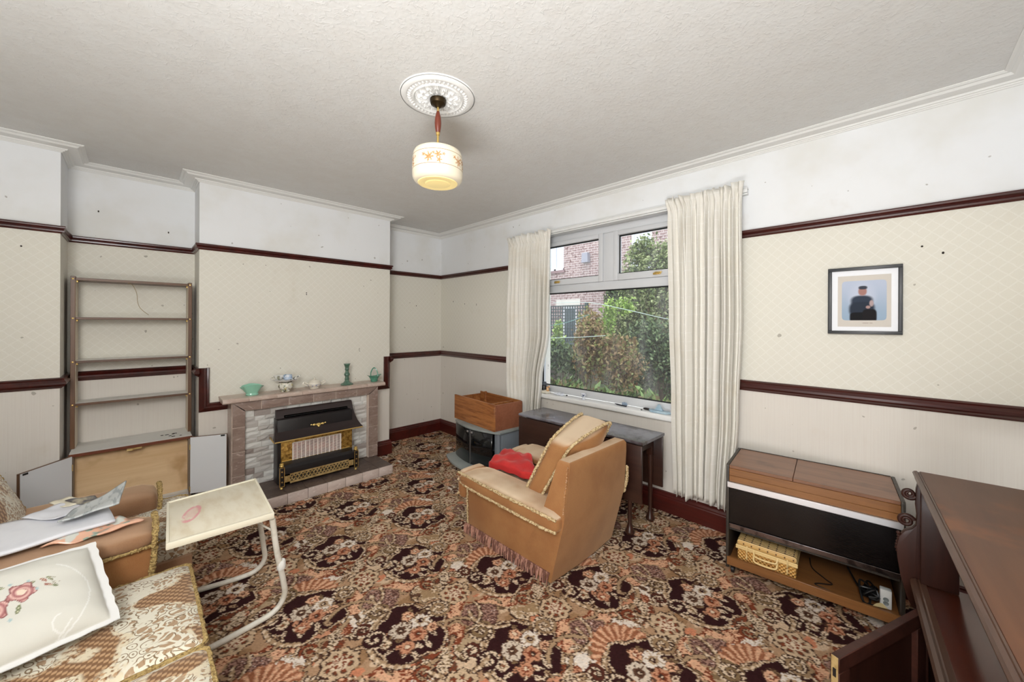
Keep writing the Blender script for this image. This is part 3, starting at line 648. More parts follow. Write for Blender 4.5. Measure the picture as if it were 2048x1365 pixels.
for a, bz, r in ((0, 0, .024), (.034, 0, .016), (-.034, 0, .016), (.056, 0, .009), (-.056, 0, .009), (0, .022, .010), (0, -.022, .010)): mb.sphere(c + m2 @ Vector((0.003, a, bz)), r, 10, (.35, 1, .75)) if False else mb.lathe([(r, 0), (r * .9, .004), (r * .4, .007), (0, .008)], c + m2 @ Vector((0, a, bz)), 10, (m2 @ Matrix.Rotation(PI / 2, 3, 'Y')).to_4x4())
mb.build('emblem', m_brass, gf, label='brass emblem on the canopy')
mb = MB(); mb.tube([(.535, -2.02, .444), (.70, -2.032, .443), (.748, -2.034, .449), (.749, -1.345, .449), (.70, -1.345, .443), (.535, -1.36, .444)], .0055, 8); mb.build('trim', m_brass, gf)
mb = MB(); mb.box(.655, .662, -1.972, -1.405, .255, .425, .001); mb.build('brass_surround', mat('hammered_brass', (206, 166, 88), .4, .7, c2=(136, 98, 44), scale=38, bump=(50, .8, .006)), gf)
q = NT('radiant_clay'); xx, yy, zz = q.xyz(q.co()); q.col(q.mix(q.rng(q.noise(q.co(), 14, 2), .45, .6), srgb((104, 66, 60)), srgb((150, 84, 70)))); q.set(Roughness=.9)
mb = MB(); mb.box(.658, .664, -1.885, -1.51, .262, .398); mb.build('radiant', q.m, gf)
m_grid = mat('white_grille', (236, 226, 218), .5)
mb = MB(); y0, y1, z0, z1 = -1.888, -1.508, .258, .402
for i in range(13): y = y0 + (y1 - y0) * i / 12; w = .0042 if i % 3 == 0 else .0026; mb.box(.664, .672, y - w, y + w, z0, z1)
for i in range(15): z = z0 + (z1 - z0) * i / 14; w = .0034 if i in (0, 14) else .0019; mb.box(.664, .670, y0, y1, z - w, z + w)
mb.build('radiant_grille', m_grid, gf)
mb = MB(); mb.prism([(.655, .258), (.664, .262), (.70, .262), (.735, .252), (.752, .232), (.757, .210), (.757, .188), (.70, .186), (.655, .186)], -1.965, -1.428, 'Y'); mb.build('fender', m_black, gf, ang=25)
mb = MB(); mb.tube([(.664, -1.965, .265), (.664, -1.428, .265)], .005, 6); mb.build('trim', m_brass, gf)
mb = MB(); mb.box(.735, .748, -1.968, -1.428, .110, .188, .002); mb.build('fret_backing', mat('fret_dark', (28, 22, 16), .6), gf)
mb = MB(); z0, z1 = .110, .188
for a, b in ((z0, z0 + .016), (z1 - .014, z1)): mb.box(.748, .754, -1.968, -1.428, a, b)
for a, b in ((-1.968, -1.93), (-1.468, -1.428)): mb.box(.748, .754, a, b, z0, z1)
n = 17; step = (1.93 - 1.468) / n
for i in range(n):
    yc = -1.93 + step * (i + .5); zc = (z0 + .016 + z1 - .014) / 2
    for s in (1, -1):
        ang = math.atan2(.048, step) * s; mb.obox((.751, yc, zc), (.005, math.hypot(step, .048), .0075), Matrix.Rotation(ang, 3, 'X'))
mb.build('fretwork', m_oldbrass, gf, label='pierced brass fret panel')
for y in (-1.99, -1.41):
    mb = MB(); mb.lathe([(.010, .082), (.012, .086), (.007, .094), (.011, .102)], (.757, y, 0), 16); mb.lathe([(.012, .255), (.017, .262), (.012, .27), (.016, .276), (.010, .284), (0, .286)], (.757, y, 0), 16); pl = mb.build('pillar_fitting', m_brass, gf)
    mb = MB(); mb.box(.742, .772, y - .017, y + .017, .102, .256, .005); p = mb.build('pillar', m_black, gf)
    mb = MB()
    for a in (-.016, .016): mb.box(.771, .7745, y + a - .002, y + a + .002, .104, .254)
    for a in (.105, .252): mb.box(.771, .7745, y - .016, y + .016, a - .002, a + .002)
    for zc in (.14, .18, .22): mb.obox((.773, y, zc), (.004, .010, .010), Matrix.Rotation(PI / 4, 3, 'X'))
    mb.build('pillar_inlay', m_brass, p)

# ---------------------------------------------------------------- ornaments on the mantel
MZ = .8012
m_celad = mat('pale_green_glaze', (142, 196, 172), .15, coat=.5); m_teal = mat('sea_green_glaze', (74, 136, 114), .2, coat=.4, c2=(92, 152, 130), scale=30); m_dteal = mat('dark_green_glaze', (70, 104, 88), .22, coat=.4, c2=(86, 118, 100), scale=40)
def bowl():
    mb = MB(); n = 64
    def ring(rx, ry, z, lob): return [(rx * math.cos(a) * (1 + lob * math.cos(8 * a)), ry * math.sin(a) * (1 + lob * math.cos(8 * a)), z + (.010 * math.cos(2 * a) * (z > .07))) for a in (2 * PI * k / n for k in range(n))]
    prof = [(.034, .042, .0, 0), (.036, .046, .006, 0), (.030, .040, .014, 0), (.030, .042, .020, 0), (.042, .062, .050, .03), (.052, .080, .078, .05), (.050, .078, .078, .05), (.038, .056, .050, .03), (.020, .03, .024, 0), (.001, .001, .022, 0)]
    R = [[mb.bm.verts.new((.475 + p[0], -2.135 + p[1], MZ + p[2])) for p in ring(*q)] for q in prof]
    for a, b in zip(R, R[1:]):
        for k in range(n): mb.bm.faces.new((a[k], a[(k + 1) % n], b[(k + 1) % n], b[k]))
    mb.bm.faces.new(R[0][::-1]); return tag(mb.build('bowl', m_celad, ang=60), 'pale green fluted glass bowl at left end of mantel', 'bowl', None)
bowl()
def printed(name, base, spots, scale, lo, hi):
    q = NT(name); c = srgb(base)
    for i, s in enumerate(spots): c = q.mix(q.rng(q.noise(q.mp((1, 1, 1), loc=(i * 3.1, 0, 0)), scale, 2), lo, hi), c, srgb(s))
    q.col(c); q.set(Roughness=.2, Coat_Weight=.4); return q.m
t = thing('flower_pot', 'white china pot printed with green and yellow flowers on mantel', 'pot', (.475, -1.895, MZ))
mb = MB(); mb.lathe([(.0, 0), (.032, 0), (.036, .005), (.033, .012), (.048, .025), (.055, .042), (.052, .060), (.046, .070), (.050, .078), (.048, .079), (.043, .070), (.048, .05), (.0, .03)], (.475, -1.895, MZ), 40); mb.build('pot_body', printed('floral_china', (228, 226, 214), ((98, 106, 70), (188, 178, 110), (72, 62, 50)), 34, .56, .62), t)
m_wchina = mat('white_china', (232, 233, 236), .15, coat=.5)
mb = MB()
def fluted(mb, c, r, z0, z1, n, amp, m=40, tilt=None):
    R = []
    for f, z in ((.12, z0), (.55, z0 + (z1 - z0) * .25), (.85, z0 + (z1 - z0) * .6), (1., z1), (.97, z1 + .001), (.80, z0 + (z1 - z0) * .6 + .003), (.5, z0 + (z1 - z0) * .25 + .003), (.05, z0 + .003)):
        R.append([mb.bm.verts.new((tilt or Matrix.Identity(4)) @ Vector((c[0] + r * f * (1 + amp * f * math.cos(n * a)) * math.cos(a), c[1] + r * f * (1 + amp * f * math.cos(n * a)) * math.sin(a), z))) for a in (2 * PI * k / m for k in range(m))])
    for a, b in zip(R, R[1:]):
        for k in range(m): mb.bm.faces.new((a[k], a[(k + 1) % m], b[(k + 1) % m], b[k]))
    mb.bm.faces.new(R[0][::-1]); mb.bm.faces.new(R[-1]); return mb
tag(fluted(MB(), (.475, -1.895), .086, MZ + .0795, MZ + .100, 6, .10).build('dish', m_wchina, ang=60), 'white wavy edged china dish lying on the flower printed pot', 'dish')
mb = MB(); fluted(mb, (.47, -1.94), .045, MZ + .098, MZ + .135, 5, .05); mb.tube(bez([(.47, -1.985, MZ + .125), (.47, -2.005, MZ + .120), (.47, -1.995, MZ + .105), (.47, -1.98, MZ + .106)], 6), .003, 6)
tag(mb.build('cup', printed('grey_leaf_china', (226, 226, 222), ((96, 96, 84), (150, 150, 130)), 36, .54, .6), ang=60), 'small cup printed with grey leaves in the stacked china', 'cup')
mb = MB(); mb.lathe([(0, .099), (.022, .099), (.03, .105), (.034, .125), (.033, .142), (.031, .142), (.030, .12), (.0, .107)], (.50, -1.885, MZ), 32); mb.tube(bez([(.535, -1.875, MZ + .134), (.552, -1.868, MZ + .128), (.548, -1.868, MZ + .112), (.533, -1.874, MZ + .112)], 6), .003, 6)
tag(mb.build('teacup', printed('blue_china', (190, 206, 226), ((96, 128, 172), (226, 230, 236)), 34, .52, .6)), 'pale blue teacup on top of the stacked white china', 'cup')
mb = MB(); mb.cushion((.05, .085, .012), 6, .006, .004, lambda p: Matrix.Translation((.49, -1.825, MZ + .112)) @ Matrix.Rotation(.35, 4, 'X') @ Matrix.Rotation(.3, 4, 'Z') @ p); tag(mb.build('spoon_rest', printed('black_white_china', (232, 230, 224), ((48, 46, 42), (200, 196, 180)), 40, .57, .62), ang=60), 'flat china spoon rest with black marks tilted on white dish', 'spoon rest')
t = thing('sugar_bowl', 'cream lidded sugar bowl with two handles and blue flowers', 'sugar bowl', (.475, -1.668, MZ))
m_crm = mat('cream_china', (222, 216, 202), .18, coat=.5)
q = NT('cream_china_blue_print'); x, y, z = q.xyz(q.co()); q.col(q.mix(q.math('MULTIPLY', q.rng(q.noise(q.co(), 60, 2), .48, .56), q.math('MULTIPLY', q.rng(z, .012, .018), q.rng(z, .040, .034))), srgb((222, 216, 202)), srgb((130, 138, 168)))); q.set(Roughness=.18, Coat_Weight=.5)
mb = MB(); mb.lathe([(0, 0), (.036, 0), (.037, .004), (.034, .008), (.050, .022), (.056, .036), (.053, .050), (.046, .057), (.0, .056)], (.475, -1.668, MZ), 48); mb.build('bowl_body', q.m, t)
mb = MB(); mb.lathe([(.047, .0575), (.047, .060), (.038, .068), (.022, .075), (.008, .078), (.005, .083), (.012, .088), (.012, .092), (0, .094)], (.475, -1.668, MZ), 40); mb.build('lid', m_crm, t)
for s in (-1, 1):
    mb = MB(); mb.tube(bez([(.475, -1.668 + s * .050, MZ + .040), (.475, -1.668 + s * .072, MZ + .055), (.475, -1.668 + s * .086, MZ + .058), (.475, -1.668 + s * .092, MZ + .045), (.475, -1.668 + s * .080, MZ + .034), (.475, -1.668 + s * .052, MZ + .026)], 6), .0058, 8); mb.build('handle', m_crm, t)
mb = MB(); mb.lathe([(0, 0), (.056, 0), (.058, .006), (.052, .012), (.032, .020), (.022, .032), (.018, .045), (.022, .054), (.017, .062), (.017, .078), (.026, .092), (.024, .104), (.015, .118), (.014, .132), (.019, .146), (.016, .156), (.020, .172), (.027, .190), (.031, .196), (.031, .199), (.018, .199), (.014, .185), (0, .18)], (.475, -1.380, MZ), 12)
tag(mb.build('candlestick', m_dteal, ang=30), 'tall dark green faceted candlestick on mantel shelf', 'candlestick')
t = thing('basket', 'small sea green pottery basket with loop handle, right end of mantel', 'basket', (.475, -1.112, MZ))
mb = MB(); n = 48
R = [[mb.bm.verts.new((.475 + rx * math.cos(a), -1.112 + ry * math.sin(a) * 1., MZ + z + lift * math.cos(2 * a) * -1)) for a in (2 * PI * k / n for k in range(n))] for rx, ry, z, lift in ((.024, .028, 0, 0), (.026, .034, .004, 0), (.027, .036, .025, 0), (.034, .052, .048, .004), (.042, .074, .062, .008), (.040, .072, .062, .008), (.030, .046, .046, .003), (.001, .001, .03, 0))]
for a, b in zip(R, R[1:]):
    for k in range(n): mb.bm.faces.new((a[k], a[(k + 1) % n], b[(k + 1) % n], b[k]))
mb.bm.faces.new(R[0][::-1]); mb.build('basket_body', m_teal, t, ang=60)
mb = MB(); mb.tube(bez([(.510, -1.112, MZ + .052), (.508, -1.112, MZ + .09), (.492, -1.112, MZ + .125), (.475, -1.112, MZ + .137), (.458, -1.112, MZ + .125), (.442, -1.112, MZ + .09), (.440, -1.112, MZ + .052)], 6), .0055, 8)
mb.bm.transform(Matrix.Translation((.475, -1.112, 0)) @ Matrix.Rotation(.75, 4, 'Z') @ Matrix.Translation((-.475, 1.112, 0))); mb.build('handle', m_teal, t)

# ---------------------------------------------------------------- alcove shelf unit with open cupboard
m_shelf = wood('brown_laminate', (112, 78, 52), (88, 60, 40), 'Z', 14, .4); m_shelfy = wood('brown_laminate_edge', (104, 72, 48), (80, 54, 36), 'Y', 14, .4); m_ply = wood('bare_plywood', (232, 202, 160), (214, 178, 132), 'Y', 7, .7, lohi=(.3, .75), dark=(196, 158, 112))
m_wlam = mat('white_laminate', (222, 225, 228), .35); m_dust = mat('dusty_grey_board', (228, 227, 222), .7, c2=(198, 195, 190), scale=9, lohi=(.5, .72), stretch=(1, .25, 1))
su = thing('shelf_unit', 'tall brown shelf unit with empty shelves over an open cupboard in the alcove', 'shelves', (.12, -2.80, 0))
UA, UB, UX0, UX1, UF, UZ = -3.118, -2.488, .034, .205, .350, .520
for y0, y1 in ((UA, UA + .022), (UB - .022, UB)):
    mb = MB(); mb.box(UX0, UX1, y0, y1, UZ + .002, 1.700, .0015, 1); p = mb.build('upright', m_shelf, su)
    mb = MB(); yy = y1 if y0 == UA else y0; mb.box(UX0 + .01, UX1 - .012, min(yy, yy + (.002 if y0 == UA else -.002)), max(yy, yy + (.002 if y0 == UA else -.002)), UZ + .003, 1.68); mb.build('upright_inner_face', mat('pale_inner_face', (206, 192, 170), .5), p)  # thin pale sheet over the inner face of each upright
for i, (z, th) in enumerate(((1.682, .018), (1.412, .016), (1.113, .016), (.820, .016))):
    mb = MB(); mb.box(UX0, UX1 - (.004 if i else 0), UA + .023, UB - .023, z - th / 2, z + th / 2, .0015, 1); s = mb.build('shelf_board', m_shelfy, su)
    if i:
        mb = MB(); mb.box(UX0, UX1 - .012, UA + .024, UB - .024, z + th / 2, z + th / 2 + .0012); mb.build('dust', m_dust, s)
    for y in (UA + .011, UB - .011):
        mb = MB(); mb.lathe([(.0055, 0), (.0045, .002), (0, .003)], (UX1, y, z), 10, Matrix.Rotation(PI / 2, 4, 'Y')); mb.build('screw', m_brass, s)
    if i < 4:
        for y in (UA + .028, UB - .028):
            mb = MB(); mb.lathe([(.006, -.012), (.006, 0)], (UX1 - .03, y, z - th / 2), 10); mb.build('bracket', m_brass, s)
mb = MB(); mb.box(UX0, UF + .004, UA + .006, UB - .006, UZ - .02, UZ, .0015, 1); mb.build('cupboard_top', wood('red_brown_edge', (120, 64, 40), (96, 50, 32), 'Y', 12, .4), su)
mb = MB(); mb.box(UX0, UF, UA + .008, UB - .008, UZ, UZ + .0015); mb.build('dust', m_dust, su)
rr = random.Random(2)
for k in range(7):
    mb = MB(); y = rr.uniform(-2.72, -2.55); x = rr.uniform(.12, .3); mb.cushion((rr.uniform(.006, .012), rr.uniform(.012, .03), .003), 2, .001, .001, lambda p: Matrix.Translation((x, y, UZ + .003)) @ Matrix.Rotation(rr.uniform(-.3, .3), 4, 'Z') @ p); mb.build('debris', m_hole, su)
m_cs = wood('grey_brown_side', (150, 136, 118), (128, 112, 96), 'Z', 9, .6)
for a, b in ((UA + .01, UA + .028), (UB - .028, UB - .01)): mb = MB(); mb.box(UX0, UF, a, b, .0, UZ - .02); mb.build('cupboard_side', m_cs, su)
mb = MB(); mb.box(.27, .276, UA + .028, UB - .028, .0, UZ - .02); mb.build('plywood_back', m_ply, su)
mb = MB(); mb.box(.276, UF - .004, UA + .028, UB - .028, .001, .095); mb.build('cupboard_floor', m_dust, su)
mb = MB(); mb.box(UF - .01, UF + .006, -2.845, -2.77, UZ - .032, UZ - .0205); mb.box(UF - .003, UF + .010, -2.85, -2.815, UZ - .038, UZ - .030, .002); mb.build('catch', m_oldbrass, su, label='brass door catch')
def door(name, hx, hy, fx, fy):
    """leaf from the hinge to the free edge; the white inside face looks into the room"""
    d = Vector((fx - hx, fy - hy, 0)); L = d.length; a = math.atan2(d.y, d.x); mt = Matrix.Translation((hx, hy, 0)) @ Matrix.Rotation(a, 4, 'Z'); s = 1 if fy > hy else -1
    mb = MB(); mb.box(0, L, -.008, .008, .085, UZ - .005, .001, 1); mb.bm.transform(mt); dd = mb.build('door', m_shelf, su)
    n = -1 if fy > hy else 1
    mb = MB(); y0, y1 = sorted((n * .008, n * .0095)); mb.box(.002, L - .002, y0, y1, .087, UZ - .007); mb.bm.transform(mt); mb.build('white_face', m_wlam, dd)
    mb = MB(); y0, y1 = sorted((n * .0095, n * .0145)); mb.box(L - .038, L - .012, y0, y1, UZ - .019, UZ - .008, .001, 1); mb.bm.transform(mt); mb.build('latch_plate', m_gasket, dd)
    mb = MB()
    for z in (.10, .42): mb.tube([(0, n * .009, z), (0, n * .009, z + .04)], .004, 8)
    mb.bm.transform(mt); mb.build('hinge', m_oldbrass, dd)
door('door', .366, -2.506, .446, -2.292); door('door', .372, -3.100, .605, -3.278)
mb = MB(); mb.tube(bez([(.207, -2.845, 1.672), (.215, -2.82, 1.655), (.218, -2.800, 1.60), (.216, -2.795, 1.54), (.216, -2.785, 1.50), (.216, -2.765, 1.470), (.216, -2.735, 1.440)], 8), .0016, 6); tag(mb.build('wire', mat('brown_flex', (150, 130, 90), .6)), 'thin curled wire dangling from the top alcove shelf', 'wire')

# ---------------------------------------------------------------- tan velvet armchair (seen from behind)
def velvet(name, c1, c2, c3, c4):
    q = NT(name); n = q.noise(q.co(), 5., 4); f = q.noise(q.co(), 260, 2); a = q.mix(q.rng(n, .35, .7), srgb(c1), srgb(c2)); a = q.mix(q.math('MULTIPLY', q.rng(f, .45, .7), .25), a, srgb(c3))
    nz = q.xyz(q.n('ShaderNodeNewGeometry').outputs['Normal'])[2]; top_tint = q.math('MULTIPLY', q.rng(nz, .35, .95), q.rng(q.noise(q.co(), 3.5, 3), .3, .6, .35, .75)); a = q.mix(top_tint, a, srgb(c4))  # surfaces that face up are coloured paler
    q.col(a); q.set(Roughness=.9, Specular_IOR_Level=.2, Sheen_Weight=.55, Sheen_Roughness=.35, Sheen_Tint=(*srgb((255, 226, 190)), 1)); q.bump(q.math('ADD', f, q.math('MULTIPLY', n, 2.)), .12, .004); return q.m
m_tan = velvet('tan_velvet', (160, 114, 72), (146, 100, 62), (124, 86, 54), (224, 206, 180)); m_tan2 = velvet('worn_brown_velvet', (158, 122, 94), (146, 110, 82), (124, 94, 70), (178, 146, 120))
m_trim = mat('cream_fringe_braid', (216, 194, 152), .9, c2=(150, 120, 74), scale=110, lohi=(.42, .66), bump=(180, 1., .006)); m_trim2 = mat('gold_fringe_braid', (186, 160, 104), .9, c2=(128, 102, 60), scale=110, lohi=(.42, .66), bump=(180, 1., .006))
m_skirt = mat('pink_brown_fringe', (178, 132, 114), .9, c2=(112, 74, 62), scale=70, lohi=(.45, .55), stretch=(1, 1, .1))
def dense(pts, n=8): return bez(pts, n)
def braid(mb, pts, r=.007, seg=7):
    P = []; pts = dense(pts, 24)
    for i, p in enumerate(pts): P.append(p + Vector([random.uniform(-.0018, .0018) for _ in range(3)]))
    return mb.tube(P, [r * random.uniform(.7, 1.25) for _ in P], seg)
ch = thing('armchair', 'tan velvet armchair seen from behind with cream fringe trim', 'armchair', (2.5, -.93, 0))
def back_panel():
    mb = MB(); lv = [(0.015, 2.855, 2.60, -1.238, -.622), (.12, 2.880, 2.66, -1.240, -.62), (.36, 2.940, 2.790, -1.240, -.618), (.60, 2.960, 2.868, -1.228, -.632), (.655, 2.962, 2.880, -1.22, -.638), (.672, 2.952, 2.888, -1.21, -.648)]
    n = 10; R = []
    for z, xr, xf, ya, yb in lv:
        row = [mb.bm.verts.new((xr + .012 * math.sin(PI * k / n) * (z < .6), ya + (yb - ya) * k / n, z)) for k in range(n + 1)]
        row += [mb.bm.verts.new((xf, yb + (ya - yb) * k / n, z)) for k in range(n + 1)]; R.append(row)
    m = len(R[0])
    for a, b in zip(R, R[1:]):
        for k in range(m): mb.bm.faces.new((a[k], a[(k + 1) % m], b[(k + 1) % m], b[k]))
    mb.bm.faces.new(R[0][::-1]); mb.bm.faces.new(R[-1]); bmesh.ops.recalc_face_normals(mb.bm, faces=mb.bm.faces); bmesh.ops.triangulate(mb.bm, faces=[f for f in mb.bm.faces if len(f.verts) > 4]); return mb
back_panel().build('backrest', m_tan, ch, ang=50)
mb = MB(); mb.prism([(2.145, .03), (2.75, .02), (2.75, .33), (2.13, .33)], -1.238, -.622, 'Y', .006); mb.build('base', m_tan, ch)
def arm(sg, yi, yo, z0, z1):
    def f(p):
        t = (p.x + .43) / .86; x = 2.09 + .838 * t; y = (yi + yo) / 2 + p.y; z = (z0 + z1) / 2 + p.z - .012 * t
        if p.z > 0: z -= (.020 * max(0, (p.y * sg) / .13)) ; 
        z -= .03 * max(0, 1 - t / .08) if p.z > 0 else -.02 * max(0, 1 - t / .08)
        return Vector((x, y, z))
    mb = MB(); mb.cushion((.86, abs(yo - yi), z1 - z0), 14, .034, .012, f); return mb
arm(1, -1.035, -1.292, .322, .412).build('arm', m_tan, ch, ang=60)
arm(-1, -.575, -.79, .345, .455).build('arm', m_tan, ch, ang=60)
for ya, yb, z in ((-1.275, -1.07, .35), (-.79, -.60, .38)):
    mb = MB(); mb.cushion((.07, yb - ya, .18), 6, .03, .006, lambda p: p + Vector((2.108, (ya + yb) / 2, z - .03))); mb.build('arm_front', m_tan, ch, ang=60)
mb = MB(); braid(mb, [(2.10, -1.278, .402), (2.4, -1.292, .399), (2.7, -1.292, .394), (2.925, -1.286, .388)], .008); mb.build('trim', m_trim, ch)
mb = MB(); braid(mb, [(2.078, -1.265, .345), (2.2, -1.286, .336), (2.5, -1.290, .328), (2.8, -1.288, .322), (2.922, -1.282, .322)], .008); mb.build('trim', m_trim, ch)
mb = MB(); braid(mb, [(2.150, -1.245, .31), (2.152, -1.247, .2), (2.156, -1.245, .075)], .006); mb.build('trim', m_trim, ch)
mb = MB(); braid(mb, [(2.072, -1.10, .245), (2.068, -1.18, .24), (2.076, -1.26, .25), (2.10, -1.275, .27)], .007); mb.build('trim', m_trim, ch)
mb = MB(); braid(mb, [(2.958, -1.236, .655), (2.955, -1.243, .56), (2.945, -1.246, .46), (2.94, -1.244, .40)], .004); mb.build('trim', m_tan, ch)
mb = MB(); braid(mb, [(2.955, -.612, .50), (2.95, -.606, .42), (2.93, -.604, .33)], .009); mb.build('trim', m_trim, ch)
mb = MB()
for i in range(74):
    t = i / 73; x = 2.125 + .72 * t; a = random.uniform(-.008, .008); mb.tube([(x, -1.243, .066), (x + a * .5, -1.252, .040), (x + a, -1.250 - random.uniform(0, .006), .006)], [.0028, .0044, .0030], 5)
mb.box(2.13, 2.85, -1.247, -1.240, .062, .069); mb.build('skirt_fringe', m_skirt, ch, kind='stuff', label='pinkish brown bullion fringe along the base')
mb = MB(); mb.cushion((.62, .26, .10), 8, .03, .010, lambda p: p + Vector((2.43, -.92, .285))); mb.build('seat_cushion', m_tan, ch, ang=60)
def hexa(c):
    """c[(i,j,k)] corners, i front/rear, j near/far, k bottom/top -> trilinear map of the unit box"""
    def f(p, h=(1, 1, 1)):
        u, v, w = [(p[i] / h[i] + 1) / 2 for i in range(3)]; r = Vector((0, 0, 0))
        for (i, j, k), q in c.items(): r += Vector(q) * ((u if i else 1 - u) * (v if j else 1 - v) * (w if k else 1 - w))
        return r
    return f
HC = {(1, 0, 0): (2.690, -1.150, .372), (1, 0, 1): (2.880, -1.105, .716), (1, 1, 1): (2.925, -.735, .800), (1, 1, 0): (2.72, -.70, .43), (0, 0, 0): (2.575, -1.150, .388), (0, 0, 1): (2.725, -1.085, .722), (0, 1, 1): (2.715, -.745, .822), (0, 1, 0): (2.53, -.71, .44)}
bc = hexa(HC); hs = (.075, .2, .22)
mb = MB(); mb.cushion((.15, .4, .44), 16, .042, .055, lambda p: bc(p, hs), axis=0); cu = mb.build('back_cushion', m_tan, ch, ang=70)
def edge(i, loop, s=.99): return [bc(Vector((q[0] * hs[0], q[1] * hs[1] * s, q[2] * hs[2] * s)), hs) for q in loop]
for i in (1, -1):
    a = .97; mb = MB(); braid(mb, edge(i, [(i * a, -a, -1.0), (i * a, -1.0, -.4), (i * a, -1.0, .3), (i * a, -.98, .82), (i * a, -.84, .97), (i * a, -.4, 1.07), (i * a, .3, 1.09), (i * a, .86, 1.0), (i * a, 1.0, .8), (i * a, 1., .2)]), .008); mb.build('trim', m_trim, cu)
# red cushion cover on the seat
def redf(p):
    u, v = p.x / .2, p.y / .2; a = Vector((2.11, -1.028, .392)); b = Vector((2.04, -.80, .410)); c = Vector((2.32, -.805, .440)); d = Vector((2.56, -1.02, .420))
    s, t = (u + 1) / 2, (v + 1) / 2; q = (a * (1 - t) + b * t) * (1 - s) + (d * (1 - t) + c * t) * s
    return q + Vector((0, 0, p.z + .006 * math.sin(u * 3.5 + v * 5.) + .005 * math.sin(v * 7 - u * 4) + .004 * math.sin(u * 11)))
mb = MB(); mb.cushion((.4, .4, .05), 18, .012, .014, redf); tag(mb.build('red_cushion', mat('red_cotton', (206, 46, 42), .8, c2=(184, 36, 36), scale=8, bump=(40, .3, .006), sheen=.2), ang=80), 'crumpled red cushion lying on the seat of the tan armchair', 'cushion')

# ---------------------------------------------------------------- brocade armchair and sofa by the near wall
def brocade():
    q = NT('cream_and_brown_brocade'); v = q.mp((1, 1, 1)); w = q.n('ShaderNodeVectorMath', operation='ADD'); nn = q.n('ShaderNodeTexNoise'); q.put(nn.inputs['Vector'], v); nn.inputs['Scale'].default_value = 7.; nn.inputs['Detail'].default_value = 2
    sc = q.n('ShaderNodeVectorMath', operation='SCALE'); q.put(sc.inputs[0], nn.outputs['Color']); sc.inputs['Scale'].default_value = .075; q.put(w.inputs[0], v); q.put(w.inputs[1], sc)
    x, y, z = q.xyz(v); wx, wy, wz = q.xyz(w)
    def bands(a, b): return q.math('MULTIPLY', q.math('SINE', q.math('MULTIPLY', a, 31.)), q.math('SINE', q.math('MULTIPLY', b, 23.)))
    reg = q.math('ADD', q.noise(w, 5.2, 1, .4), q.math('MULTIPLY', bands(q.math('ADD', wx, .05), q.math('ADD', wy, wz)), .10)); tan = q.rng(reg, .545, .56)
    lat = q.math('ADD', q.math('SINE', q.math('MULTIPLY', q.math('ADD', x, q.math('ADD', y, z)), 300.)), q.math('SINE', q.math('MULTIPLY', q.math('SUBTRACT', x, q.math('ADD', y, z)), 220.)))
    tanc = q.mix(q.rng(lat, -.3, .9), srgb((124, 88, 56)), srgb((184, 148, 110)))
    scr = q.n('ShaderNodeTexVoronoi', feature='DISTANCE_TO_EDGE'); q.put(scr.inputs['Vector'], w); scr.inputs['Scale'].default_value = 40.
    v2 = q.n('ShaderNodeTexVoronoi', feature='F1'); q.put(v2.inputs['Vector'], w); v2.inputs['Scale'].default_value = 31.
    ringv = q.math('SINE', q.math('MULTIPLY', v2.outputs['Distance'], 19.)); fl = q.rng(q.noise(w, 11., 3), .46, .50)
    line = q.math('MULTIPLY', q.rng(ringv, .55, .8), q.rng(q.noise(v, 14., 2), .42, .50))
    leaf = q.math('MULTIPLY', q.rng(scr.outputs[0], .12, .16), fl)
    c = q.mix(line, srgb((222, 217, 200)), srgb((132, 110, 82))); c = q.mix(q.math('MULTIPLY', leaf, .9), c, srgb((164, 132, 98)))
    c = q.mix(tan, c, tanc); edge_ = q.math('MULTIPLY', q.rng(reg, .525, .545), q.rng(reg, .60, .575)); c = q.mix(q.math('MULTIPLY', edge_, q.rng(q.noise(v, 60, 2), .4, .55)), c, srgb((218, 206, 180)))
    q.col(c); q.set(Roughness=.7, Specular_IOR_Level=.3, Sheen_Weight=.2); q.bump(q.math('ADD', q.math('MULTIPLY', lat, .25), q.noise(v, 240, 2)), .25, .003); return q.m
m_broc = brocade()
def seatc(mb, x0, x1, y0, y1, z0, z1, rad=.03, puff=.014, n=12):
    return mb.cushion((x1 - x0, y1 - y0, z1 - z0), n, rad, puff, lambda p: p + Vector(((x0 + x1) / 2, (y0 + y1) / 2, (z0 + z1) / 2)))
def rimloop(x0, x1, y0, y1, z, r=.03):
    P = []
    for cx, cy, a0 in ((x1 - r, y1 - r, 0), (x0 + r, y1 - r, 90), (x0 + r, y0 + r, 180), (x1 - r, y0 + r, 270)):
        for k in range(5): a = math.radians(a0 + 90 * k / 4); P.append(Vector((cx + r * math.cos(a), cy + r * math.sin(a), z)))
    out = []
    for a, b in zip(P, P[1:] + P[:1]):
        m = max(1, int((b - a).length / .012))
        for k in range(m): out.append(a + (b - a) * k / m + Vector([random.uniform(-.0016, .0016) for _ in range(3)]))
    return out
def rim(par, x0, x1, y0, y1, z, r=.006, m=None):
    P = rimloop(x0, x1, y0, y1, z); mb = MB(); mb.tube(P, [r * random.uniform(.75, 1.25) for _ in P], 6, True); return mb.build('trim', m or m_trim2, par)
a2 = thing('armchair', 'brocade armchair with worn brown arms facing the window next to the sofa', 'armchair', (1.40, -3.0, 0))
mb = MB(); mb.box(1.12, 1.70, -3.35, -2.60, .04, .25, .012); mb.build('base', m_tan2, a2)
def roll(par, x0, x1, y0, y1, z0, z1, m=m_tan2, n=10):
    mb = MB(); seatc(mb, x0, x1, y0, y1, z0, z1, min(.055, (z1 - z0) / 2.2), .008, n); return mb.build('arm', m, par, ang=70)
roll(a2, 1.085, 1.315, -3.38, -2.712, .20, .468); roll(a2, 1.56, 1.755, -3.38, -2.745, .20, .470)
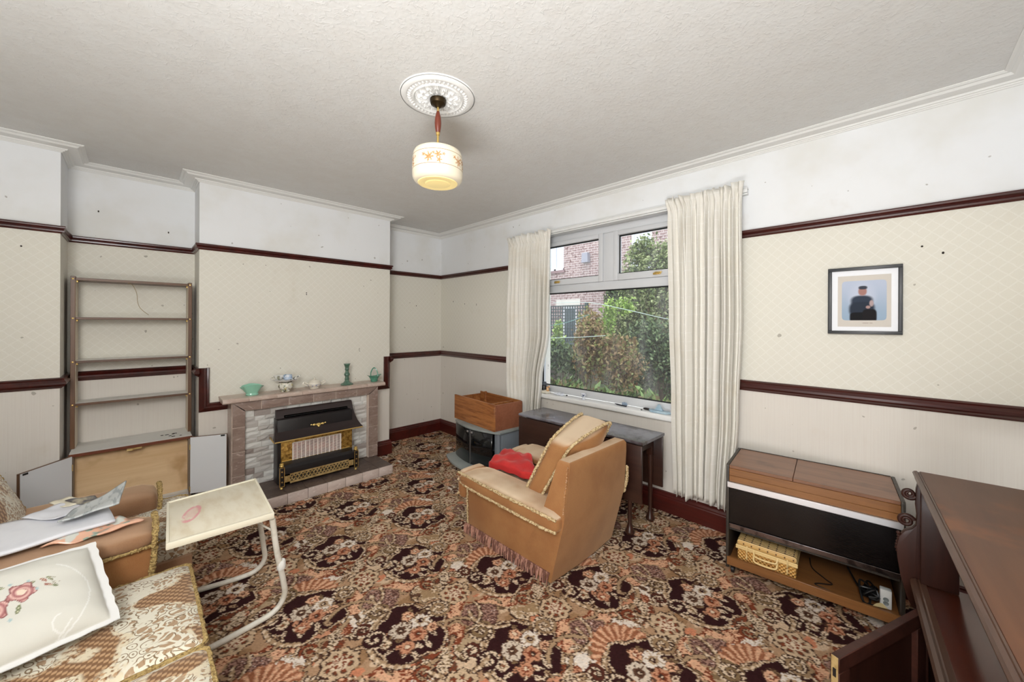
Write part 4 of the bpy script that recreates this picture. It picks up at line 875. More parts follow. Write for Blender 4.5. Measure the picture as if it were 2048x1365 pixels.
for x0, x1, z1 in ((1.09, 1.31, .462), (1.565, 1.75, .468)):
    yo = 0 if x0 < 1.2 else -.032
    mb = MB(); P = [(x0, -2.708, .25), (x0, -2.704, z1 - .05), (x0 + .03, -2.704, z1 - .008), ((x0 + x1) / 2, -2.703, z1), (x1 - .03, -2.704, z1 - .008), (x1, -2.704, z1 - .05), (x1, -2.708, .36)]; braid(mb, [(p[0], p[1] + yo, p[2]) for p in P], .010); mb.build('trim', m_trim2, a2)
mb = MB(); seatc(mb, 1.12, 1.685, -3.15, -2.578, .235, .362, .03, .012); sc_ = mb.build('seat_cushion', m_broc, a2, ang=70); rim(sc_, 1.122, 1.683, -3.15, -2.580, .350, .006)
mb = MB(); mb.box(1.12, 1.72, -3.52, -3.36, .04, .72, .03); mb.build('backrest', m_tan2, a2)
def leanf(x0, x1, yb, zb, yt, zt, th):
    d = Vector((0, yt - yb, zt - zb)); n = Vector((0, d.z, -d.y)).normalized()
    return lambda p: Vector(((x0 + x1) / 2 + p.x, 0, 0)) + Vector((0, yb, zb)) + d * (p.z + .5) + n * p.y
mb = MB(); f_ = leanf(1.10, 1.60, -3.215, .375, -3.34, .68, .13); mb.cushion((.50, .13, 1.), 12, .05, .025, f_, axis=1); bc2 = mb.build('back_cushion', m_broc, a2, ang=70)
mb = MB(); P = [f_(Vector((sx * .245, .055, sz))) for sx, sz in ((1, -.46), (1, .3), (.96, .44), (.8, .49), (-.8, .49), (-.96, .44), (-1, .3), (-1, -.46))]; braid(mb, P, .008); mb.build('trim', m_trim2, bc2)

so = thing('sofa', 'brocade sofa with brown velvet arm filling the lower left corner', 'sofa', (2.55, -3.05, 0))
mb = MB(); mb.box(1.80, 3.34, -3.42, -2.70, .04, .22, .012); mb.build('base', m_tan2, so)
mb = MB(); mb.prism([(-3.40, .10), (-2.745, .10), (-2.752, .30), (-2.742, .475), (-3.40, .475)], 1.815, 1.962, 'X', .008); mb.build('arm_panel', m_tan, so, label='light tan velvet inner arm panel')
def sarm(x0, x1):
    mb = MB(); seatc(mb, x0, x1, -3.40, -2.742, .462, .535, .034, .010, 12); return mb.build('arm', m_tan2, so, ang=70)
sarm(1.775, 1.985); sarm(3.17, 3.37)
mb = MB(); mb.box(3.19, 3.34, -3.40, -2.745, .10, .475, .008); mb.build('arm_panel', m_tan, so)
mb = MB(); braid(mb, [(1.978, -2.755, .470), (1.983, -2.85, .468), (1.984, -3.0, .472), (1.982, -3.3, .470)], .007); mb.build('trim', m_trim2, so)
mb = MB(); braid(mb, [(1.968, -2.742, .462), (1.974, -2.745, .42), (1.970, -2.752, .36), (1.968, -2.760, .30), (1.965, -2.765, .24)], .011); mb.build('trim', m_trim2, so)
mb = MB(); P = [(1.775, -2.746, .47), (1.777, -2.742, .515), (1.81, -2.740, .535), (1.88, -2.739, .538), (1.95, -2.740, .534), (1.984, -2.742, .512), (1.982, -2.746, .468)]; braid(mb, P, .010); mb.build('trim', m_trim2, so)
for x0, x1 in ((1.988, 2.560), (2.568, 3.15)):
    mb = MB(); seatc(mb, x0, x1, -3.25, -2.632, .225, .362, .03, .014, 16); s_ = mb.build('seat_cushion', m_broc, so, ang=70); rim(s_, x0 + .002, x1 - .002, -3.25, -2.634, .348, .0075); rim(s_, x0 + .002, x1 - .002, -3.25, -2.634, .243, .0065)
mb = MB(); mb.box(1.82, 3.33, -3.66, -3.44, .03, .74, .04, 3); mb.build('backrest', m_tan2, so)
for x0, x1 in ((2.0, 2.56), (2.57, 3.14)):
    f2 = leanf(x0, x1, -3.30, .37, -3.40, .76, .15); mb = MB(); mb.cushion((x1 - x0 - .01, .14, 1.), 10, .05, .03, f2, axis=1); mb.build('back_cushion', m_broc, so, ang=70)

# ---------------------------------------------------------------- embroidered pillow (worked pattern carried as thread colours)
def pillow():
    n = 150; P0, P1, P2, P3 = Vector((2.045, -2.925, .562)), Vector((2.318, -2.858, .418)), Vector((2.42, -3.28, .428)), Vector((2.10, -3.36, .572))
    mb = MB(); nor = (P1 - P0).cross(P3 - P0).normalized(); nor = -nor if nor.z < 0 else nor
    def fn(u, v, top=True):
        s, t = u * 1.10 - .05, v * 1.10 - .05
        hem = .0014 * math.sin(t * 37 + 2 * math.sin(t * 9)) * (1 if (s < 0 or s > 1) else .25); hem2 = .0014 * math.sin(s * 37 + 2 * math.sin(s * 9)) * (1 if (t < 0 or t > 1) else .25)
        q = (P0 * (1 - s) + P1 * s) * (1 - t) + (P3 * (1 - s) + P2 * s) * t
        a, b = max(0, min(1, s)), max(0, min(1, t)); e = (1 - (2 * a - 1) ** 4) * (1 - (2 * b - 1) ** 4); p = .055 * max(0, e) ** .6
        q = q + (P1 - P0).normalized() * hem + (P3 - P0).normalized() * hem2
        return q + nor * ((p + .0015 if top else -p * .2 - .0015) + .001 * math.sin(s * 23 + t * 9) * (e > 0))
    mb.grid(lambda u, v: fn(u, v), n, n); mb.grid(lambda u, v: fn(u, v, False), 30, 30); bmesh.ops.recalc_face_normals(mb.bm, faces=mb.bm.faces)
    o = mb.build('pillow', mat('tmp', (200, 200, 200)), None, ang=80); me = o.data; uv = me.uv_layers[0].data
    V = np.zeros((len(me.vertices), 2)); L = np.zeros(len(me.loops), np.int32); me.loops.foreach_get('vertex_index', L); U = np.zeros(len(me.loops) * 2); uv.foreach_get('uv', U); V[L] = U.reshape(-1, 2)
    s, t = V[:, 0] * 1.1 - .05, (V[:, 1] * 1.1 - .05); hemm = (s < 0) | (s > 1) | (t < 0) | (t > 1); t = t * 1.5; s = (s - .06) * .93; C = np.tile(np.array([208., 207, 199]), (len(V), 1)); rg = np.random.RandomState(1)
    def rose(cs, ct, R, rot=0.):
        d = np.hypot(s - cs, t - ct); th = np.arctan2(t - ct, s - cs) + rot; e = R * (.86 + .14 * np.cos(5 * th)); tt = d / R * 2.6 - th / (2 * PI); f = np.abs(tt - np.round(tt))
        m = d < e; k = np.clip(f * 2, 0, 1)[:, None]; c = np.array([156, 98, 100]) * (1 - k) + np.array([222, 186, 176]) * k; c[d < R * .3] = (226, 208, 190); C[m] = c[m]; C[(np.abs(d - e) < R * .05)] = (140, 92, 92)
    def leaf(cs, ct, L_, W_, a, col):
        x = (s - cs) * math.cos(a) + (t - ct) * math.sin(a); y = -(s - cs) * math.sin(a) + (t - ct) * math.cos(a); m = (np.abs(x) < L_) & (np.abs(y) < W_ * np.sqrt(np.clip(1 - (x / L_) ** 2, 0, 1))); C[m] = col; C[m & (np.abs(y) < W_ * .15)] = (206, 204, 180)
    G = (122, 128, 98)
    for a in ((.30, .50, .05, .016, 1.1), (.36, .74, .05, .018, .6), (.24, .70, .045, .016, 2.0), (.52, .60, .05, .016, .3), (.30, .36, .04, .010, 2.6), (.40, .34, .035, .010, 2.2)): leaf(*a, G)
    rose(.36, .56, .105); rose(.46, .76, .115, .8); rose(.30, .86, .08, .3)
    for cs, ct, a in ((.30, .40, 2.5), (.37, .38, 2.2)): leaf(cs, ct, .035, .012, a, (156, 104, 92)); leaf(cs - .01, ct - .055, .035, .003, a - .3, (130, 122, 96)); leaf(cs + .012, ct - .05, .03, .003, a + .3, (130, 122, 96))
    for cs, ct in ((.26, .50), (.38, .46), (.60, .66), (.24, .62)): C[np.hypot(s - cs, (t - ct)) < .014] = (168, 188, 190)
    for cx, cy, R, a0, a1 in ((.5, .5, .40, -2.6, -.2), (.78, .34, .07, 0, 6.3), (.5, .62, .44, -.9, .6)):
        d = np.hypot(s - cx, t - cy); th = np.arctan2(t - cy, s - cx); C[(np.abs(d - R) < .006) & (th > a0) & (th < a1)] = (222, 222, 218)
    C[hemm] = (218, 218, 217)
    c = C / 255.; c = np.where(c <= .04045, c / 12.92, ((c + .055) / 1.055) ** 2.4); at = me.color_attributes.new('thread_colour', 'FLOAT_COLOR', 'POINT'); at.data.foreach_set('color', np.concatenate([c, np.ones((len(c), 1))], 1).reshape(-1).astype(np.float32))
    q = NT('embroidered_cotton'); a = q.n('ShaderNodeAttribute', attribute_name='thread_colour'); q.col(a.outputs[0]); q.set(Roughness=.8, Specular_IOR_Level=.2); q.bump(q.noise(q.co(), 380, 2), .2, .001); me.materials[0] = q.m
    return tag(o, 'white cushion embroidered with pink roses on the sofa seat', 'cushion')
pillow()

# ---------------------------------------------------------------- papers on the sofa arm
m_paper = mat('white_paper', (224, 226, 232), .6, c2=(212, 214, 222), scale=6); m_mag = mat('grey_printed_pages', (186, 190, 190), .5, c2=(150, 156, 158), scale=14, stretch=(1, 4, 1), lohi=(.5, .62))
def sheet(name, label, cat, pts, m, th=.004, curl=None, n=14, wr=.002, group=None):
    P = [Vector(p) for p in pts]; mb = MB()
    def fn(u, v): 
        q = (P[0] * (1 - u) + P[1] * u) * (1 - v) + (P[3] * (1 - u) + P[2] * u) * v
        return q + Vector((0, 0, wr * math.sin(u * 7 + v * 3) + wr * math.sin(v * 9 - u * 4) + (curl(u, v) if curl else 0)))
    mb.grid(fn, n, n); o = mb.build(name, m, ang=180); md = o.modifiers.new('thickness', 'SOLIDIFY'); md.thickness = th; md.offset = 1
    return tag(o, label, cat, group)
sheet('napkin', 'peach paper napkin printed with green leaves under the white envelopes', 'napkin', [(1.905, -3.05, 0.552), (1.945, -2.9, 0.552), (1.9, -2.775, 0.552), (1.785, -2.86, 0.552)], printed('peach_print', (226, 178, 152), ((206, 208, 200), (150, 170, 156)), 16, .56, .62), .006, lambda u, v: .006 * math.sin(u * 9))
sheet('envelope', 'large white envelope lying lowest on the sofa arm beside the pillow', 'envelope', [(1.60, -3.20, 0.568), (1.93, -3.17, 0.563), (1.86, -2.86, 0.565), (1.66, -2.89, 0.568)], m_paper, .010, lambda u, v: .008 * (1 - v) * math.sin(u * 3))
sheet('envelope', 'smaller white envelope with a pointed flap on the large one', 'envelope', [(1.63, -3.13, 0.59), (1.735, -3.035, 0.588), (1.665, -2.9, 0.59), (1.555, -3.03, 0.592)], m_paper, .003)
sheet('magazine', 'grey printed magazine with its corner curling up from the paper pile', 'magazine', [(1.7, -2.985, 0.598), (1.8, -3.02, 0.594), (1.8, -2.85, 0.598), (1.61, -2.83, 0.604)], m_mag, .006, lambda u, v: .042 * v ** 2 * (1 - .55 * u))
sheet('booklet', 'thin dark booklet sticking out behind the paper pile', 'booklet', [(1.56, -3.02, 0.6), (1.66, -2.96, 0.6), (1.7, -2.9, 0.602), (1.6, -2.93, 0.604)], mat('dark_cover', (86, 84, 88), .5, c2=(168, 160, 140), scale=18), .005)
sheet('letter', 'cream folded letter behind the white envelopes', 'letter', [(1.52, -3.07, 0.592), (1.62, -3.02, 0.592), (1.62, -2.94, 0.593), (1.5, -3.01, 0.594)], mat('cream_paper', (216, 210, 190), .6), .004)

# ---------------------------------------------------------------- folding tray table
tt = thing('tray_table', 'cream folding tray table on white tubular legs with a pink stain', 'table', (1.85, -2.5, 0))
TC = [(1.608, -2.690), (2.078, -2.712), (2.092, -2.342), (1.574, -2.316)]
q = NT('cream_laminate_with_stain'); x, y, z = q.xyz(q.co()); n = q.noise(q.mp((1.5, 4, 1)), 4., 4); c = q.mix(q.rng(n, .4, .72), srgb((226, 219, 200)), srgb((210, 198, 172)))
sx = q.math('ADD', x, .02); sy = q.math('ADD', y, .115); d1 = q.math('ADD', q.math('POWER', q.math('DIVIDE', q.math('ADD', sx, q.math('MULTIPLY', sy, -.35)), .095), 2.), q.math('POWER', q.math('DIVIDE', q.math('ADD', sy, q.math('MULTIPLY', sx, .3)), .032), 2.))
st = q.math('MULTIPLY', q.rng(d1, 1.2, .85), q.math('MAXIMUM', q.rng(d1, .25, .6), .35)); st = q.math('MULTIPLY', st, q.rng(q.noise(q.co(), 22, 4, .7), .38, .50)); c = q.mix(q.math('MULTIPLY', st, .75), c, srgb((222, 138, 152))); q.col(c); q.set(Roughness=.45)
mb = MB(); mb.prism([(TC[i][0], TC[i][1]) for i in range(4)], .478, .500, 'Z', .007); top = mb.build('tray_top', q.m, tt)
def inset(k): cx, cy = 1.838, -2.515; return [(cx + (a - cx) * k, cy + (b - cy) * k) for a, b in TC]
m_traye = mat('cream_plastic_rim', (232, 226, 206), .4)
mb = MB(); o1, o2 = inset(1.012), inset(.955)
for i in range(4):
    j = (i + 1) % 4; mb.prism([o1[i], o1[j], o2[j], o2[i]], .476, .5045, 'Z', .003)
mb.build('tray_rim', m_traye, top)
m_tube = mat('white_tube_enamel', (222, 219, 208), .35, c2=(206, 200, 186), scale=18)
near = [(2.112, -2.70, .014), (2.10, -2.60, .0135), (2.078, -2.42, .0135), (2.066, -2.33, .024), (2.062, -2.29, .075), (2.064, -2.295, .15), (2.074, -2.325, .31), (2.080, -2.345, .470)]
far = [(1.590, -2.70, .014), (1.612, -2.60, .0135), (1.648, -2.42, .0135), (1.660, -2.33, .024), (1.666, -2.29, .075), (1.664, -2.295, .15), (1.660, -2.315, .31), (1.655, -2.335, .470)]
for P in (near, far): mb = MB(); mb.tube(bez(P, 8), .0125, 12); mb.build('leg', m_tube, tt)
mb = MB(); mb.tube(bez([(2.10, -2.60, .0135), (2.112, -2.70, .014), (2.07, -2.735, .014), (1.85, -2.74, .014), (1.63, -2.735, .014), (1.590, -2.70, .014)], 8), .0125, 10); mb.build('floor_bar', m_tube, tt)
mb = MB(); mb.lathe([(.0, -.02), (.018, -.02), (.019, -.01), (.019, .012), (.0155, .020), (0, .02)], (2.068, -2.305, .235), 16); mb.obox((2.045, -2.30, .232), (.03, .018, .022), Matrix.Identity(3), .005); mb.build('clamp', mat('white_plastic_clamp', (232, 232, 228), .4), tt)
mb = MB(); mb.tube([(2.076, -2.335, .405), (1.96, -2.40, .440), (1.86, -2.45, .476)], .0045, 8); mb.build('brace', m_tube, tt)
mb = MB(); mb.tube([(2.08, -2.345, .466), (1.655, -2.335, .466)], .0105, 10); mb.build('cross_bar', m_tube, tt)

# ---------------------------------------------------------------- television stand and teak box
m_grey = mat('blue_grey_laminate', (130, 138, 146), .4); m_greyt = mat('grey_top_laminate', (150, 158, 156), .35, c2=(138, 146, 146), scale=5)
q = NT('smoked_glass'); q.col(srgb((16, 18, 20))); q.set(Roughness=.06, Specular_IOR_Level=.5); m_smoke = q.m
tv = thing('tv_stand', 'grey curved television stand with smoked glass doors', 'tv stand', (1.30, -.40, 0), math.radians(1.0))
def bow(x0, x1, yb, ys, dep, n=20): return [(x0, yb)] + [(x0 + (x1 - x0) * k / n, ys - dep * math.sin(PI * k / n) ** .9) for k in range(n + 1)] + [(x1, yb)]
mb = MB(); mb.prism(bow(.968, 1.640, -.165, -.475, .075), .381, .400, 'Z', .003); mb.build('top_board', m_greyt, tv)
mb = MB(); mb.prism(bow(.915, 1.690, -.165, -.548, .115), .030, .050, 'Z', .003); mb.build('base_board', m_greyt, tv)
for x0, x1 in ((.985, 1.003), (1.606, 1.624)):
    mb = MB(); mb.box(x0, x1, -.44, -.17, .050, .381, .002); mb.build('side_panel', m_grey, tv)
mb = MB(); mb.box(1.566, 1.624, -.474, -.452, .050, .381, .002); mb.build('front_post', m_grey, tv)
mb = MB(); mb.box(1.003, 1.606, -.18, -.17, .050, .381); mb.build('back_panel', mat('black_board', (20, 20, 22), .7), tv)
mb = MB(); mb.prism(bow(1.003, 1.606, -.18, -.43, .04), .205, .217, 'Z'); mb.build('inner_shelf', mat('dark_grey_shelf', (70, 74, 80), .5), tv)
mb = MB()
for k in range(3): mb.lathe([(.018, 0), (.018, .03)], (1.02 + k * .29, -.30 - .1 * (k == 1), 0), 12)
mb.build('foot', m_black, tv)
def bowy(x): return -.478 - .068 * math.sin(PI * (x - .985) / .64) ** .9
for a, b in ((.985, 1.300), (1.303, 1.566)):
    mb = MB(); mb.grid(lambda u, v: Vector((a + (b - a) * u, bowy(a + (b - a) * u), .054 + .322 * v)), 14, 2); o = mb.build('glass_door', m_smoke, tv); md = o.modifiers.new('thickness', 'SOLIDIFY'); md.thickness = .005; md.offset = 0
    hx = b - .03 if a < 1.1 else a + .03; mb = MB(); mb.box(hx - .010, hx + .010, bowy(hx) - .012, bowy(hx) - .004, .350, .366, .002); mb.build('knob', m_chrome, o)
mb = MB(); mb.box(1.300, 1.303, bowy(1.3) - .004, bowy(1.3) + .002, .056, .374); mb.build('door_edge', m_chrome, tv)
m_teak = wood('teak_veneer', (176, 116, 66), (136, 80, 44), 'X', 26, .35, .1, lohi=(.4, .62)); m_teakr = wood('reddish_veneer', (152, 96, 70), (132, 80, 56), 'X', 9, .4)
bx = thing('wooden_box', 'open teak veneered box without lid standing on the tv stand', 'box', (1.26, -.30, .401), math.radians(-4.5))
def lb(name, x0, x1, y0, y1, z0, z1, m, par=None): mb = MB(); mb.box(x0, x1, y0, y1, z0, z1, .0015, 1); return mb.build(name, m, par or bx, local=True)
BW, BD, BH = .340, .170, .240
lb('front_board', -BW, BW, -BD, -BD + .014, 0, BH + .006, m_teak); lb('back_board', -BW, BW - .02, BD - .012, BD, 0, BH + .004, m_teak); lb('end_board', BW - .014, BW, -BD + .014, BD, 0, BH, m_teakr); lb('end_board', -BW, -BW + .014, -BD + .014, BD - .012, 0, BH - .02, m_teak); lb('bottom_board', -BW + .014, BW - .014, -BD + .014, BD - .012, .0, .012, m_teak); lb('divider', BW - .135, BW - .122, -BD + .014, BD - .012, .012, BH - .012, m_teak)
lb('corner_post', -BW + .10, -BW + .125, BD - .03, BD - .012, .012, BH + .016, m_teak)

# ---------------------------------------------------------------- drop leaf table
m_dark = wood('dark_oak_polish', (58, 34, 26), (40, 22, 18), 'X', 9, .3, .25); m_darkz = wood('dark_oak_polish_upright', (66, 38, 28), (44, 25, 19), 'Z', 12, .35, .15)
q = NT('dusty_sheen_table_top'); a = q.noise(q.mp((.15, 1, 1)), 12, 4); c = q.mix(q.rng(a, .35, .7), srgb((54, 36, 32)), srgb((42, 27, 25))); c = q.mix(q.math('MULTIPLY', q.rng(q.noise(q.co(), 4., 5), .36, .66), .7), c, srgb((136, 138, 148))); q.col(c); q.set(Roughness=.26, Coat_Weight=.2)  # blue-grey patches: dust plus the window's sheen put into the colour
m_dtop = q.m
dt = thing('drop_leaf_table', 'dark drop leaf table with hanging leaves under the window', 'table', (2.45, -.35, 0))
def ogee(y0, y1, z1, th): return [(y0 + .006, z1 - th), (y0, z1 - th + .006), (y0, z1 - .006), (y0 + .006, z1), (y1 - .006, z1), (y1, z1 - .006), (y1, z1 - th + .006), (y1 - .006, z1 - th)]
mb = MB(); mb.prism(ogee(-.505, -.175, .630, .020), 1.90, 3.005, 'X'); mb.build('table_top', m_dtop, dt, ang=25)
mb = MB(); mb.box(1.905, 3.0, -.508, -.490, .232, .606, .004); mb.build('leaf', m_dark, dt); mb = MB(); mb.box(1.905, 3.0, -.196, -.180, .250, .608, .004); mb.build('leaf', m_dark, dt)
mb = MB()
for b in ((1.95, 2.94, -.46, -.445), (1.95, 2.94, -.235, -.22)): mb.box(b[0], b[1], b[2], b[3], .53, .609)
for x in (1.95, 2.925): mb.box(x, x + .015, -.46, -.22, .53, .609)
mb.build('apron', m_dark, dt)
legp = [(.0, .004), (.026, .004), (.031, .012), (.030, .022), (.020, .045), (.0125, .075), (.0135, .15), (.0165, .30), (.019, .40), (.0205, .47)]
for x, y in ((2.905, -.478), (2.92, -.213), (2.0, -.475), (1.985, -.22)):
    mb = MB(); mb.lathe(legp, (x, y, 0), 20); mb.box(x - .021, x + .021, y - .021 if y > -.3 else y - .008, y + .021, .47, .609, .003); mb.build('leg', m_darkz, dt)

# ---------------------------------------------------------------- music cabinet
RG = math.radians(5.2); rg = thing('radiogram', 'teak and black music cabinet with chrome strips on castors', 'cabinet', (3.472, -.452, 0), RG)
RW, RD, RH = .702, .372, .606
m_rgw = wood('warm_teak_panel', (140, 94, 52), (114, 74, 40), 'X', 12, .38, .1); m_rgl = wood('teak_lid', (140, 98, 72), (112, 76, 54), 'X', 14, .35, .15, dark=(98, 66, 46))
m_rgside = mat('black_ash_edge', (46, 42, 38), .45, c2=(66, 60, 52), scale=60, stretch=(1, 1, .1))
def rb(name, x0, x1, y0, y1, z0, z1, m, bev=.0015, par=None): mb = MB(); mb.box(x0, x1, y0, y1, z0, z1, bev, 1); return mb.build(name, m, par or rg, local=True)
for x in (0, RW - .014):
    mb = MB(); mb.prism([(.0, .035), (.0, RH - .006), (.006, RH + .003), (RD - .004, RH + .003), (RD, RH - .002), (RD, .035)], x, x + .014, 'X', .0015); mb.build('side_panel', m_rgside, rg, local=True)
lidx = .300
rb('lid', .0145, lidx - .001, .006, RD - .006, RH - .016, RH, m_rgl); rb('lid', lidx + .001, RW - .0145, .006, RD - .006, RH - .016, RH, m_rgl)
rb('fascia', .0145, RW - .0145, .002, .018, RH - .055, RH - .0165, m_rgw); rb('fascia', .0145, RW - .0145, .004, .018, .517, RH - .056, m_rgw)
rb('rear_rail', .0145, RW - .0145, RD - .006, RD, RH - .02, RH + .003, m_rgside)
mb = MB(); mb.box(.006, RW - .006, -.006, .010, .484, .516, .002, 1); mb.build('chrome_strip', m_chrome, rg, local=True)
q = NT('black_fluted_panel'); x, y, z = q.xyz(q.co()); q.col(srgb((17, 14, 14))); q.set(Roughness=.16, Specular_IOR_Level=.5); q.bump(q.math('SINE', q.math('MULTIPLY', z, 900.)), .12, .002)
rb('speaker_panel', .0145, RW - .0145, .004, .012, .288, .484, q.m)
rb('chrome_strip', .0145, RW - .0145, -.004, .010, .262, .287, mat('brushed_metal_strip', (150, 142, 144), .25, 1., c2=(90, 84, 86), scale=16, stretch=(1, 1, 1), lohi=(.45, .6)), .002)
rb('cabinet_floor', .0145, RW - .0145, .012, RD - .01, .245, .262, m_rgside); rb('back_panel', .0145, RW - .0145, RD - .010, RD - .004, .050, .590, mat('dark_hardboard', (34, 28, 24), .7))
rb('base_board', .0145, RW - .0145, .004, RD - .012, .062, .080, m_rgw); rb('base_front', .006, RW - .006, -.004, .012, .052, .098, m_rgw, .002)
for x in (.03, RW - .03):
    for y in (.03, RD - .03):
        mb = MB(); mb.lathe([(.016, -.009), (.019, -.006), (.019, .006), (.016, .009)], (x, y, .0195), 16, Matrix.Rotation(PI / 2, 4, 'Y')); mb.box(x - .012, x + .012, y - .010, y + .010, .036, .052, .002); mb.build('castor', m_black, rg, local=True)
rgm = Matrix.Translation((3.472, -.452, 0)) @ Matrix.Rotation(RG, 4, 'Z')
def rgp(x, y, z): return rgm @ Vector((x, y, z))
# wicker case on its base shelf
pc = thing('wicker_case', 'woven wicker picnic case with cane handle inside the music cabinet', 'case', rgp(.185, .120, .0815), RG - .02)
CW, CD = .132, .092
q = NT('golden_wicker'); x, y, z = q.xyz(q.co()); wv = q.math('MULTIPLY', q.math('SINE', q.math('MULTIPLY', x, 330.)), q.math('SINE', q.math('MULTIPLY', q.math('ADD', y, z), 330.))); c = q.mix(q.rng(wv, -.5, .6), srgb((200, 142, 66)), srgb((238, 192, 118))); c = q.mix(q.rng(q.noise(q.co(), 30, 3), .5, .7), c, srgb((206, 150, 80))); q.col(c); q.set(Roughness=.5); q.bump(wv, .8, .006); m_wick = q.m
q = NT('pale_wicker_lid'); x, y, z = q.xyz(q.co()); wv = q.math('SINE', q.math('MULTIPLY', y, 420.)); sp = q.math('MULTIPLY', q.math('GREATER_THAN', q.math('SINE', q.math('MULTIPLY', x, 170.)), .86), q.math('GREATER_THAN', q.math('SINE', q.math('MULTIPLY', y, 300.)), -.2)); c = q.mix(q.rng(wv, -.4, .7), srgb((208, 168, 104)), srgb((236, 204, 144))); c = q.mix(sp, c, srgb((96, 62, 28))); q.col(c); q.set(Roughness=.5); q.bump(wv, .7, .005); m_wlid = q.m
m_cane = mat('pale_cane', (230, 200, 140), .4)
def pb(name, x0, x1, y0, y1, z0, z1, m, bev, par=None): mb = MB(); mb.box(x0, x1, y0, y1, z0, z1, bev, 3); return mb.build(name, m, par or pc, local=True)
pb('case_body', -CW, CW, -CD, CD, 0, .066, m_wick, .008); ld = pb('case_lid', -CW - .002, CW + .002, -CD - .002, CD + .002, .082, .112, m_wlid, .012)
for z in (.070, .080):
    mb = MB(); P = [Vector((sx * (CW + .003), sy * (CD + .003), z)) for sx, sy in ((-1, -1), (1, -1), (1, 1), (-1, 1))]; mb.tube(P, .0062, 8, True); mb.build('cane_rim', m_cane, pc, local=True)
for z0, s in ((.084, -.020), (.060, -.030)):
    mb = MB(); mb.tube(bez([(-.052, -CD - .003, z0), (-.052, -CD + s * .6, z0 - .012), (-.040, -CD + s, z0 - .028), (.040, -CD + s, z0 - .028), (.052, -CD + s * .6, z0 - .012), (.052, -CD - .003, z0)], 6), .0045, 8); mb.build('handle', m_cane, pc, local=True)
for x in (-.085, .095):
    mb = MB(); mb.tube(bez([(x, -CD - .004, .092), (x, -CD - .012, .080), (x, -CD - .012, .060), (x, -CD - .006, .052)], 5), .004, 6); mb.lathe([(.002, -.022), (.0045, -.01), (.003, .004), (0, .008)], (x, -CD - .014, .044), 8); mb.build('toggle', m_cane, pc, local=True)
mb = MB(); mb.box(-.02, .02, -CD - .004, -CD - .0005, .069, .081); mb.build('lining', mat('blue_lining', (92, 108, 128), .6), pc, local=True)
# flexes and socket behind the case
m_flex = mat('black_flex', (14, 14, 15), .45)
mb = MB(); mb.tube(bez([rgp(.36, .30, .085), rgp(.375, .20, .0845), rgp(.43, .13, .0845), rgp(.455, .10, .0845), rgp(.40, .065, .0845), rgp(.395, .045, .0845), rgp(.47, .030, .0845), rgp(.56, .032, .0845), rgp(.62, .05, .0845)], 10), .0028, 6); tag(mb.build('flex', m_flex), 'thin black flex zigzagging over the shelf beside the wicker case', 'cable')
mb = MB(); rr = random.Random(9); P = [rgp(.52, .30, .10), rgp(.53, .20, .12), rgp(.555, .12, .11)]
for k in range(26): P.append(rgp(.585 + rr.uniform(-.035, .04), .09 + rr.uniform(-.06, .08), .092 + rr.uniform(0, .065)))
mb.tube(bez(P, 6), .0045, 6); tag(mb.build('tangled_cable', m_flex), 'tangle of black mains cable in the right end of the music cabinet', 'cable')
t = thing('socket_adapter', 'white mains adapter standing among the black cables', 'adapter', rgp(.645, .07, .0815), RG)
mb = MB(); mb.box(-.020, .020, -.016, .016, 0, .085, .004); mb.build('adapter_body', mat('white_plastic', (214, 216, 214), .4), t, local=True)
mb = MB()
for z in (.025, .042): mb.lathe([(.010, 0), (.008, .002), (.006, .0005), (0, .0005)], (.0, -.016, z), 16, Matrix.Rotation(PI / 2, 4, 'X'))
mb.build('switch', mat('grey_plastic', (120, 128, 128), .4), t, local=True)
mb = MB(); mb.prism([(.0, .0), (.05, .01), (.03, .03), (.012, .018)], 0, .003, 'Z'); mb.bm.transform(Matrix.Translation(rgp(.60, .035, .085)) @ Matrix.Rotation(.5, 4, 'X')); tag(mb.build('scrap', mat('card_scrap', (196, 176, 128), .7)), 'torn piece of buff card by the tangled cable', 'scrap')

# ---------------------------------------------------------------- mahogany chiffonier in the right foreground
SB = math.atan2(.068, .998); sb = thing('chiffonier', 'dark mahogany chiffonier with raised shelf and one door ajar', 'sideboard', (4.188, -.675, 0), SB)
m_mtop = wood('worn_mahogany_top', (104, 68, 46), (82, 50, 34), 'Y', 5, .42, .05, spec=.35, dark=(126, 76, 42)); m_medge = wood('mahogany_moulding', (84, 58, 44), (62, 40, 30), 'Y', 16, .35, .1)
m_mred = wood('red_mahogany', (88, 38, 20), (62, 24, 13), 'Y', 9, .22, .3); m_mdk = wood('dark_mahogany', (56, 28, 20), (38, 18, 13), 'Z', 10, .45, .05, spec=.3); m_mdky = wood('dark_mahogany_rail', (72, 40, 31), (50, 26, 20), 'X', 10, .45, .05, spec=.3)
def cb(name, x0, x1, y0, y1, z0, z1, m, bev=.003, par=None): mb = MB(); mb.box(x0, x1, y0, y1, z0, z1, bev, 2); return mb.build(name, m, par or sb, local=True)
SL = 1.56; SD = .300
prof = [(.0, .806), (.0, .812), (.004, .815), (-.004, .820), (-.006, .826), (-.002, .832), (.006, .834), (.010, .830), (.014, .8315), (.014, .806)]
mb = MB(); mb.prism([(x, z) for x, z in prof], -SL, .004, 'Y'); mb.build('shelf_moulding', m_medge, sb, local=True, ang=25)
cb('top_shelf', .0135, SD, -SL, .004, .810, .834, m_mtop, .0015)
mb = MB(); mb.prism([(-.002, .392), (-.010, .398), (-.012, .408), (-.006, .416), (.004, .420), (.010, .417), (.014, .420), (.030, .420), (.030, .392)], -SL, .004, 'Y'); mb.build('slab_moulding', m_medge, sb, local=True, ang=25)
